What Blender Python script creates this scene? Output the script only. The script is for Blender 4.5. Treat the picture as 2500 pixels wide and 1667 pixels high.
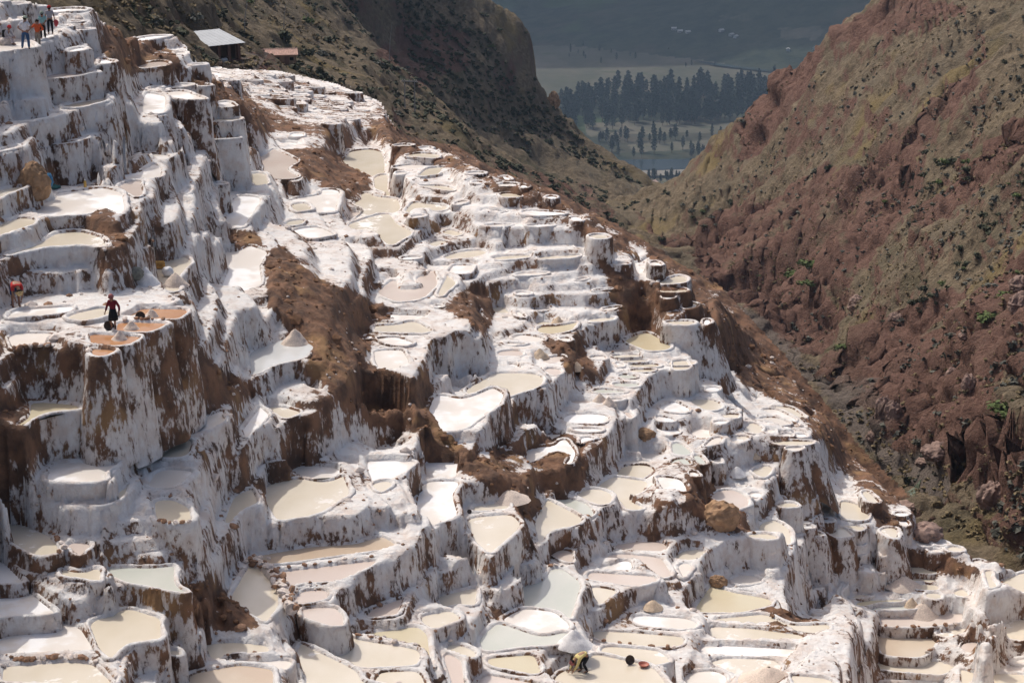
import bpy, bmesh, math, random
import numpy as np
from math import radians
from mathutils import Vector, Matrix, Euler

random.seed(7)
RNG = np.random.default_rng(7)
for o in list(bpy.data.objects):
    bpy.data.objects.remove(o)
SC = bpy.context.scene
COL = SC.collection

# ------------------------------------------------------------------ camera, sky, sun, exposure
PITCH = radians(16.5)
FPX = 5000.0                      # focal length in photograph pixels (2500 x 1667)
cam_d = bpy.data.cameras.new('camera')
cam_d.sensor_width = 36.0
cam_d.lens = FPX / 2500.0 * 36.0
cam_d.clip_start = 0.5
cam_d.clip_end = 20000.0
cam = bpy.data.objects.new('camera', cam_d)
cam.location = (0, 0, 0)
cam.rotation_euler = (math.pi / 2 - PITCH, 0, 0)
COL.objects.link(cam)
SC.camera = cam

SUN_EL, SUN_AZ = radians(53), radians(-38)      # azimuth clockwise from +Y: the sun stands ahead and to the left
world = bpy.data.worlds.new('World')
SC.world = world
world.use_nodes = True
wn = world.node_tree.nodes
wl = world.node_tree.links
wn.clear()
sky = wn.new('ShaderNodeTexSky')
sky.sky_type = 'NISHITA'
sky.sun_disc = False
sky.sun_elevation = SUN_EL
sky.sun_rotation = SUN_AZ
sky.altitude = 0
sky.air_density = 0.7
sky.dust_density = 5.0
sky.ozone_density = 0.5
bg = wn.new('ShaderNodeBackground')
bg.inputs['Strength'].default_value = 0.15
wo = wn.new('ShaderNodeOutputWorld')
wl.new(sky.outputs[0], bg.inputs[0])
wl.new(bg.outputs[0], wo.inputs[0])
sun_d = bpy.data.lights.new('sun', 'SUN')
sun_d.energy = 2.6
sun_d.angle = radians(0.55)
sun_d.color = (1.0, 0.955, 0.89)
sun = bpy.data.objects.new('sun', sun_d)
SUN_DIR = Vector((math.sin(SUN_AZ) * math.cos(SUN_EL), math.cos(SUN_AZ) * math.cos(SUN_EL), math.sin(SUN_EL)))
sun.rotation_euler = SUN_DIR.to_track_quat('Z', 'Y').to_euler()
sun.location = (0, 0, 200)
COL.objects.link(sun)
SC.view_settings.view_transform = 'Standard'
SC.view_settings.look = 'None'
SC.view_settings.exposure = 0.0
SC.view_settings.gamma = 1.0
SC.view_settings.use_curve_mapping = False
SC.render.engine = 'CYCLES'
SC.cycles.max_bounces = 8
SC.cycles.diffuse_bounces = 5
SC.cycles.volume_bounces = 0

# ------------------------------------------------------------------ helpers: camera geometry
DISP = 2500.0 / 2352.0            # landmarks were read off a 2352 px wide view
CP, SP = math.cos(PITCH), math.sin(PITCH)

def rays(px, py):
    u = (np.asarray(px, float) - 1250.0) / FPX
    v = (833.5 - np.asarray(py, float)) / FPX
    d = np.stack([u, CP + v * SP, -SP + v * CP], -1)
    return d / np.linalg.norm(d, axis=-1, keepdims=True)

def on_plane(px, py, h):
    d = rays(px, py)
    return d * (h / -d[..., 2:3])

def project(p):
    p = np.asarray(p, float)
    depth = p[..., 1] * CP - p[..., 2] * SP
    up = p[..., 1] * SP + p[..., 2] * CP
    depth = np.maximum(depth, 1e-3)
    return 1250 + FPX * p[..., 0] / depth, 833.5 - FPX * up / depth

def in_poly(x, y, poly):
    inside = np.zeros(np.shape(x), bool)
    n = len(poly)
    for i in range(n):
        x0, y0 = poly[i]
        x1, y1 = poly[(i + 1) % n]
        c = (y0 > y) != (y1 > y)
        with np.errstate(divide='ignore', invalid='ignore'):
            xi = (x1 - x0) * (y - y0) / (y1 - y0 + 1e-12) + x0
        inside ^= c & (x < xi)
    return inside

class RBF:
    """thin plate spline of log distance over the view"""
    def __init__(self, pts):
        a = np.array(pts, float)
        self.x = a[:, :2] / 1000.0
        n = len(a)
        r = np.linalg.norm(self.x[:, None] - self.x[None], axis=-1)
        K = np.where(r > 0, r * r * np.log(r + 1e-9), 0) + np.eye(n) * 0.002
        P = np.hstack([np.ones((n, 1)), self.x])
        A = np.zeros((n + 3, n + 3))
        A[:n, :n] = K; A[:n, n:] = P; A[n:, :n] = P.T
        b = np.concatenate([np.log(a[:, 2]), np.zeros(3)])
        self.w = np.linalg.solve(A, b)
        self.lo, self.hi = np.log(a[:, 2]).min() - .12, np.log(a[:, 2]).max() + .12
    def __call__(self, px, py):
        q = np.stack([np.asarray(px, float), np.asarray(py, float)], -1) / (1000.0 * DISP)
        sh = q.shape[:-1]
        q = q.reshape(-1, 2)
        out = np.empty(len(q))
        for s in range(0, len(q), 20000):
            c = q[s:s + 20000]
            r = np.linalg.norm(c[:, None] - self.x[None], axis=-1)
            out[s:s + 20000] = (r * r * np.log(r + 1e-9)) @ self.w[:-3] + self.w[-3] + c @ self.w[-2:]
        return np.exp(np.clip(out, self.lo, self.hi)).reshape(sh)

# ------------------------------------------------------------------ helpers: noise
def _hash(ix, iy, iz):
    h = (ix.astype(np.int64) * 374761393 + iy.astype(np.int64) * 668265263 + iz.astype(np.int64) * 2147483647) & 0xffffffff
    h = ((h ^ (h >> 13)) * 1274126177) & 0xffffffff
    return ((h ^ (h >> 16)) & 0xffff) / 65535.0

def vnoise(p):
    f = np.floor(p)
    t = p - f
    t = t * t * (3 - 2 * t)
    i = f.astype(np.int64)
    out = 0
    for dx in (0, 1):
        for dy in (0, 1):
            for dz in (0, 1):
                w = (t[:, 0] if dx else 1 - t[:, 0]) * (t[:, 1] if dy else 1 - t[:, 1]) * (t[:, 2] if dz else 1 - t[:, 2])
                out = out + w * _hash(i[:, 0] + dx, i[:, 1] + dy, i[:, 2] + dz)
    return out * 2 - 1

def fbm(p, octaves=4, gain=0.5, ridged=False):
    p = np.asarray(p, float)
    out = np.zeros(len(p)); a = 1.0; s = 0
    for k in range(octaves):
        n = vnoise(p * (2.03 ** k) + 17.3 * k)
        if ridged:
            n = 1 - 2 * np.abs(n)
        out += a * n; s += a; a *= gain
    return out / s

# ------------------------------------------------------------------ helpers: objects
def mesh_np(name, verts, faces, smooth=True):
    me = bpy.data.meshes.new(name)
    verts = np.asarray(verts, np.float32)
    faces = np.asarray(faces, np.int32)
    k = faces.shape[1]
    me.vertices.add(len(verts))
    me.vertices.foreach_set('co', verts.ravel())
    me.loops.add(faces.size)
    me.loops.foreach_set('vertex_index', faces.ravel())
    me.polygons.add(len(faces))
    me.polygons.foreach_set('loop_start', np.arange(0, faces.size, k, dtype=np.int32))
    me.polygons.foreach_set('use_smooth', np.full(len(faces), smooth))
    me.update(calc_edges=True)
    return me

def attr(me, name, vals):
    a = me.attributes.new(name, 'FLOAT', 'POINT')
    a.data.foreach_set('value', np.asarray(vals, np.float32))

def link(name, me, mat=None, parent=None, loc=None):
    o = bpy.data.objects.new(name, me)
    COL.objects.link(o)
    if mat is not None:
        me.materials.append(mat)
    if parent is not None:
        o.parent = parent
    if loc is not None:
        o.location = loc
    return o

def tag(o, label=None, cat=None, group=None, kind=None):
    if label: o['label'] = label
    if cat: o['category'] = cat
    if group: o['group'] = group
    if kind: o['kind'] = kind
    return o

def empty(name, loc, rz=0.0):
    o = bpy.data.objects.new(name, None)
    o.empty_display_size = 0.2
    o.location = loc
    o.rotation_euler = (0, 0, rz)
    COL.objects.link(o)
    return o

def copy_tree(o, parent=None):
    c = o.copy()
    COL.objects.link(c)
    if parent is not None:
        c.parent = parent
    for ch in o.children:
        copy_tree(ch, c)
    return c

class MB:
    """collects boxes, tubes and lathes into one mesh"""
    def __init__(self):
        self.bm = bmesh.new()
    def box(self, c, s, rot=None, taper=None):
        m = Matrix.Translation(c)
        if rot is not None:
            m = m @ Euler(rot).to_matrix().to_4x4()
        m = m @ Matrix.Diagonal((s[0], s[1], s[2], 1))
        bmesh.ops.create_cube(self.bm, size=1, matrix=m)
        return self
    def tube(self, pts, radii, n=8):
        pts = [Vector(p) for p in pts]
        rings = []
        for i, p in enumerate(pts):
            t = (pts[min(i + 1, len(pts) - 1)] - pts[max(i - 1, 0)]).normalized()
            a = t.cross(Vector((0, 0, 1)))
            if a.length < 1e-3: a = Vector((1, 0, 0))
            a.normalize(); b = t.cross(a)
            r = radii[i]
            rings.append([self.bm.verts.new(p + a * (r * math.cos(k * 2 * math.pi / n)) + b * (r * math.sin(k * 2 * math.pi / n))) for k in range(n)])
        for i in range(len(rings) - 1):
            for k in range(n):
                self.bm.faces.new((rings[i][k], rings[i][(k + 1) % n], rings[i + 1][(k + 1) % n], rings[i + 1][k]))
        self.bm.faces.new(rings[0]); self.bm.faces.new(rings[-1][::-1])
        return self
    def lathe(self, prof, n=20):
        rings = [[self.bm.verts.new((r * math.cos(k * 2 * math.pi / n), r * math.sin(k * 2 * math.pi / n), z)) for k in range(n)] for r, z in prof]
        for i in range(len(rings) - 1):
            for k in range(n):
                self.bm.faces.new((rings[i][k], rings[i][(k + 1) % n], rings[i + 1][(k + 1) % n], rings[i + 1][k]))
        self.bm.faces.new(rings[0][::-1]); self.bm.faces.new(rings[-1])
        return self
    def build(self, name, mat, parent=None, loc=None, bevel=0, smooth=False):
        if bevel:
            bmesh.ops.bevel(self.bm, geom=list(self.bm.edges), offset=bevel, segments=1, affect='EDGES')
        bmesh.ops.recalc_face_normals(self.bm, faces=list(self.bm.faces))
        me = bpy.data.meshes.new(name)
        self.bm.to_mesh(me); self.bm.free()
        if smooth:
            me.polygons.foreach_set('use_smooth', [True] * len(me.polygons))
        return link(name, me, mat, parent, loc)

# ------------------------------------------------------------------ materials
class NT:
    def __init__(self, name):
        self.m = bpy.data.materials.new(name)
        self.m.use_nodes = True
        self.t = self.m.node_tree
        self.t.nodes.clear()
        self.out = self.t.nodes.new('ShaderNodeOutputMaterial')
        self.b = self.t.nodes.new('ShaderNodeBsdfPrincipled')
        self.t.links.new(self.b.outputs[0], self.out.inputs[0])
        self.geo = self.t.nodes.new('ShaderNodeNewGeometry')
    def set(self, sock, v):
        if isinstance(v, bpy.types.NodeSocket):
            self.t.links.new(v, sock)
        elif isinstance(v, tuple) and len(v) == 3 and sock.type == 'RGBA':
            sock.default_value = (*v, 1)
        else:
            sock.default_value = v
    def noise(self, scale, detail=5, rough=0.55, stretch=None, off=0.0, dist=0.0):
        vec = self.geo.outputs['Position']
        if stretch or off:
            mp = self.t.nodes.new('ShaderNodeMapping')
            self.t.links.new(vec, mp.inputs[0])
            mp.inputs['Scale'].default_value = stretch or (1, 1, 1)
            mp.inputs['Location'].default_value = (off, off * .7, off * 1.3)
            vec = mp.outputs[0]
        n = self.t.nodes.new('ShaderNodeTexNoise')
        self.t.links.new(vec, n.inputs['Vector'])
        n.inputs['Scale'].default_value = scale
        n.inputs['Detail'].default_value = detail
        n.inputs['Roughness'].default_value = rough
        n.inputs['Distortion'].default_value = dist
        return n.outputs['Fac']
    def math(self, op, a, b=0.0, c=0.0, clamp=False):
        n = self.t.nodes.new('ShaderNodeMath')
        n.operation = op; n.use_clamp = clamp
        self.set(n.inputs[0], a); self.set(n.inputs[1], b); self.set(n.inputs[2], c)
        return n.outputs[0]
    def ramp(self, v, lo, hi, smooth=True):
        n = self.t.nodes.new('ShaderNodeMapRange')
        n.interpolation_type = 'SMOOTHSTEP' if smooth else 'LINEAR'
        self.set(n.inputs['Value'], v)
        n.inputs['From Min'].default_value = lo
        n.inputs['From Max'].default_value = hi
        return n.outputs['Result']
    def mix(self, f, a, b):
        n = self.t.nodes.new('ShaderNodeMix')
        n.data_type = 'RGBA'
        self.set(n.inputs[0], f); self.set(n.inputs[6], a); self.set(n.inputs[7], b)
        return n.outputs[2]
    def attr(self, name):
        n = self.t.nodes.new('ShaderNodeAttribute')
        n.attribute_name = name
        return n.outputs['Fac']
    def nz(self):
        s = self.t.nodes.new('ShaderNodeSeparateXYZ')
        self.t.links.new(self.geo.outputs['Normal'], s.inputs[0])
        return s.outputs[2]
    def bump(self, h, strength=0.5, dist=0.1):
        n = self.t.nodes.new('ShaderNodeBump')
        n.inputs['Strength'].default_value = strength
        n.inputs['Distance'].default_value = dist
        self.set(n.inputs['Height'], h)
        self.t.links.new(n.outputs[0], self.b.inputs['Normal'])
    def done(self, color, rough=0.8, spec=0.3):
        self.set(self.b.inputs['Base Color'], color)
        self.set(self.b.inputs['Roughness'], rough)
        self.b.inputs['Specular IOR Level'].default_value = spec
        return self.m

def salt_material(name):
    t = NT(name)
    st = t.noise(1.5, 7, 0.62, stretch=(1.2, 1.2, 0.42), dist=0.3)      # streaks running down the wall
    big = t.noise(0.28, 3, 0.55, off=5)
    fine = t.noise(5.0, 7, 0.66, stretch=(1, 1, .5), off=11)
    earth = t.attr('earth')
    v = t.math('ADD', t.math('MULTIPLY', st, 0.46), t.math('MULTIPLY', big, 0.46))
    v = t.math('ADD', v, t.math('MULTIPLY', fine, 0.34))
    v = t.math('ADD', v, t.math('MULTIPLY', earth, 0.24))
    up = t.ramp(t.nz(), 0.72, 0.97)
    v = t.math('SUBTRACT', v, t.math('MULTIPLY', up, 0.085))
    dirt = t.ramp(v, 0.640, 0.700)
    tone = t.noise(0.9, 5, 0.6, off=21)
    brown = t.mix(t.ramp(tone, 0.35, 0.65), (0.105, 0.062, 0.042), (0.235, 0.125, 0.072))
    brown = t.mix(t.ramp(t.noise(0.35, 3, 0.5, off=31), 0.56, 0.70), brown, (0.30, 0.175, 0.085))
    stain = t.ramp(v, 0.55, 0.665)
    white = t.mix(t.ramp(t.noise(1.1, 5, 0.6, off=41), 0.42, 0.70), (0.80, 0.775, 0.745), (0.70, 0.61, 0.545))
    white = t.mix(t.math('MULTIPLY', stain, 0.32), white, (0.50, 0.40, 0.34))
    col = t.mix(dirt, white, brown)
    hgt = t.math('ADD', t.math('MULTIPLY', st, 0.8), t.math('MULTIPLY', t.noise(3.5, 8, 0.7, off=3), 0.9))
    t.bump(hgt, 0.85, 0.22)
    return t.done(col, 0.85, 0.25)

def pan_material(name, c, c2, crust, rough):
    """brine or salt floor: c the liquid, c2 its drying tone, crust the share of white salt"""
    t = NT(name)
    n1 = t.noise(0.32, 4, 0.55, stretch=(1, .6, 1))
    n2 = t.noise(1.3, 6, 0.65, off=8)
    base = t.mix(t.ramp(n1, 0.35, 0.65), c, c2)
    cr = t.ramp(t.math('ADD', t.math('MULTIPLY', n1, 0.7), t.math('MULTIPLY', n2, 0.4)), 0.98 - crust, 1.08 - crust)
    col = t.mix(cr, base, (0.82, 0.805, 0.79))
    t.bump(t.noise(2.2, 6, 0.6, off=2), 0.10, 0.05)
    r = t.math('ADD', t.math('MULTIPLY', cr, 0.45), rough)
    return t.done(col, r, 0.35)

MAT = {}
MAT['salt'] = salt_material('salt_crust_and_earth')
MAT['W'] = pan_material('white_salt_floor', (0.72, 0.655, 0.58), (0.79, 0.75, 0.70), 0.45, 0.30)
MAT['C'] = pan_material('cream_brine', (0.63, 0.555, 0.43), (0.70, 0.63, 0.52), 0.34, 0.16)
MAT['Y'] = pan_material('yellow_brine', (0.58, 0.49, 0.33), (0.62, 0.55, 0.39), 0.20, 0.14)
MAT['G'] = pan_material('grey_green_brine', (0.53, 0.545, 0.475), (0.60, 0.595, 0.53), 0.25, 0.12)
MAT['P'] = pan_material('pink_brine', (0.60, 0.495, 0.425), (0.66, 0.57, 0.50), 0.28, 0.18)
MAT['T'] = pan_material('tan_brine', (0.54, 0.42, 0.31), (0.62, 0.52, 0.40), 0.20, 0.16)
MAT['O'] = pan_material('orange_brine', (0.43, 0.215, 0.10), (0.50, 0.275, 0.145), 0.05, 0.10)
MAT['B'] = pan_material('pale_blue_brine', (0.52, 0.53, 0.52), (0.60, 0.60, 0.58), 0.3, 0.10)

def plain(name, c, rough=0.7, var=0.15, scale=6.0, spec=0.3, bump=0.2):
    t = NT(name)
    n = t.noise(scale, 5, 0.6)
    dark = tuple(x * (1 - var) for x in c)
    lite = tuple(min(1, x * (1 + var)) for x in c)
    t.bump(n, bump, 0.03)
    return t.done(t.mix(t.ramp(n, 0.3, 0.7), dark, lite), rough, spec)

MAT['heap_white'] = plain('heaped_white_salt', (0.78, 0.76, 0.74), 0.85, .10, 14, .2, 1.0)
MAT['heap_tan'] = plain('heaped_tan_salt', (0.60, 0.47, 0.34), 0.85, .16, 14, .2, 1.0)
MAT['heap_pink'] = plain('heaped_pink_salt', (0.66, 0.55, 0.46), 0.85, .16, 14, .2, 1.0)

def hill_material(name, red_bias=0.0, green=1.0, dim=.9):
    t = NT(name)
    n0 = t.noise(0.022, 4, 0.55)
    n1 = t.noise(0.10, 5, 0.6, off=9)
    n2 = t.noise(0.75, 6, 0.65, off=3)
    n3 = t.noise(3.2, 6, 0.7, off=7)
    grass = t.mix(t.ramp(n2, 0.35, 0.68), (0.165, 0.128, 0.085), (0.32, 0.25, 0.165))
    grass = t.mix(t.ramp(n1, 0.46, 0.66), grass, (0.22, 0.18, 0.125))
    grass = t.mix(t.math('MULTIPLY', t.ramp(t.noise(0.07, 5, .6, off=15), 0.54, 0.68), 0.5 * green), grass, (0.10, 0.095, 0.048))
    grass = t.mix(t.math('MULTIPLY', t.ramp(t.noise(0.05, 4, .6, off=25), 0.55, 0.70), 0.8), grass, (0.30, 0.225, 0.10))
    red = t.mix(t.ramp(n2, 0.3, 0.7), (0.155, 0.083, 0.063), (0.27, 0.155, 0.118))
    red = t.mix(t.ramp(t.noise(0.06, 5, .6, off=35), 0.5, 0.7), red, (0.20, 0.12, 0.09))
    grey = t.mix(n2, (0.15, 0.12, 0.10), (0.25, 0.205, 0.175))
    steep = t.ramp(t.nz(), 0.70, 0.40)
    e = t.attr('earth')
    v = t.math('ADD', t.math('MULTIPLY', n1, 0.55), t.math('MULTIPLY', n2, 0.25))
    v = t.math('ADD', v, t.math('MULTIPLY', e, 0.42))
    v = t.math('ADD', v, t.math('MULTIPLY', steep, 0.16))
    v = t.math('ADD', v, t.math('MULTIPLY', n3, 0.12))
    f = t.ramp(v, 0.60 - red_bias, 0.72 - red_bias)
    col = t.mix(f, grass, red)
    col = t.mix(t.ramp(t.attr('gravel'), 0.35, 0.65), col, grey)
    col = t.mix(t.math('MULTIPLY', t.ramp(n3, 0.52, 0.66), 0.38), col, (0.07, 0.058, 0.04))
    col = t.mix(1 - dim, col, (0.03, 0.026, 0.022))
    t.bump(t.math('ADD', n2, t.math('MULTIPLY', n3, 0.6)), 1.0, 0.9)
    return t.done(col, 0.95, 0.1)

MAT['hill'] = hill_material('dry_grass_and_red_soil', 0.05, 0.9, .80)
MAT['cliff'] = hill_material('shade_dimmed_scrub_and_red_rock', 0.0, 1.3, .72)  # whole colour dimmed, so part of the ridge's shade is painted in
MAT['earth'] = plain('brown_earth', (0.205, 0.115, 0.067), 0.95, .35, 2.5, .1, 1.0)
MAT['tan_rock'] = plain('tan_rock', (0.33, 0.21, 0.125), 0.95, .3, 1.6, .1, 1.0)
MAT['red_rock'] = plain('pink_grey_rock', (0.25, 0.175, 0.145), 0.95, .3, 1.2, .1, 1.0)
MAT['stone'] = plain('brown_stone', (0.30, 0.18, 0.115), 0.9, .3, 4, .15, .8)
MAT['salt_stone'] = plain('salt_caked_stone', (0.62, 0.54, 0.48), 0.9, .3, 4, .15, .8)
MAT['leaf'] = plain('shrub_leaf', (0.062, 0.066, 0.038), 0.8, .4, 3, .2, 0)
MAT['leaf_green'] = plain('green_shrub_leaf', (0.085, 0.115, 0.035), 0.8, .4, 3, .2, 0)
MAT['leaf_grey'] = plain('grey_shrub_leaf', (0.105, 0.105, 0.085), 0.8, .4, 3, .2, 0)
MAT['leaf_dry'] = plain('dry_grass_blade', (0.20, 0.155, 0.088), 0.9, .3, 3, .1, 0)
MAT['euc'] = plain('eucalyptus_leaf', (0.028, 0.040, 0.026), 0.8, .4, .2, .2, 0)
MAT['bark'] = plain('bark', (0.12, 0.09, 0.07), 0.9, .3, 3, .1, .5)
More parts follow.
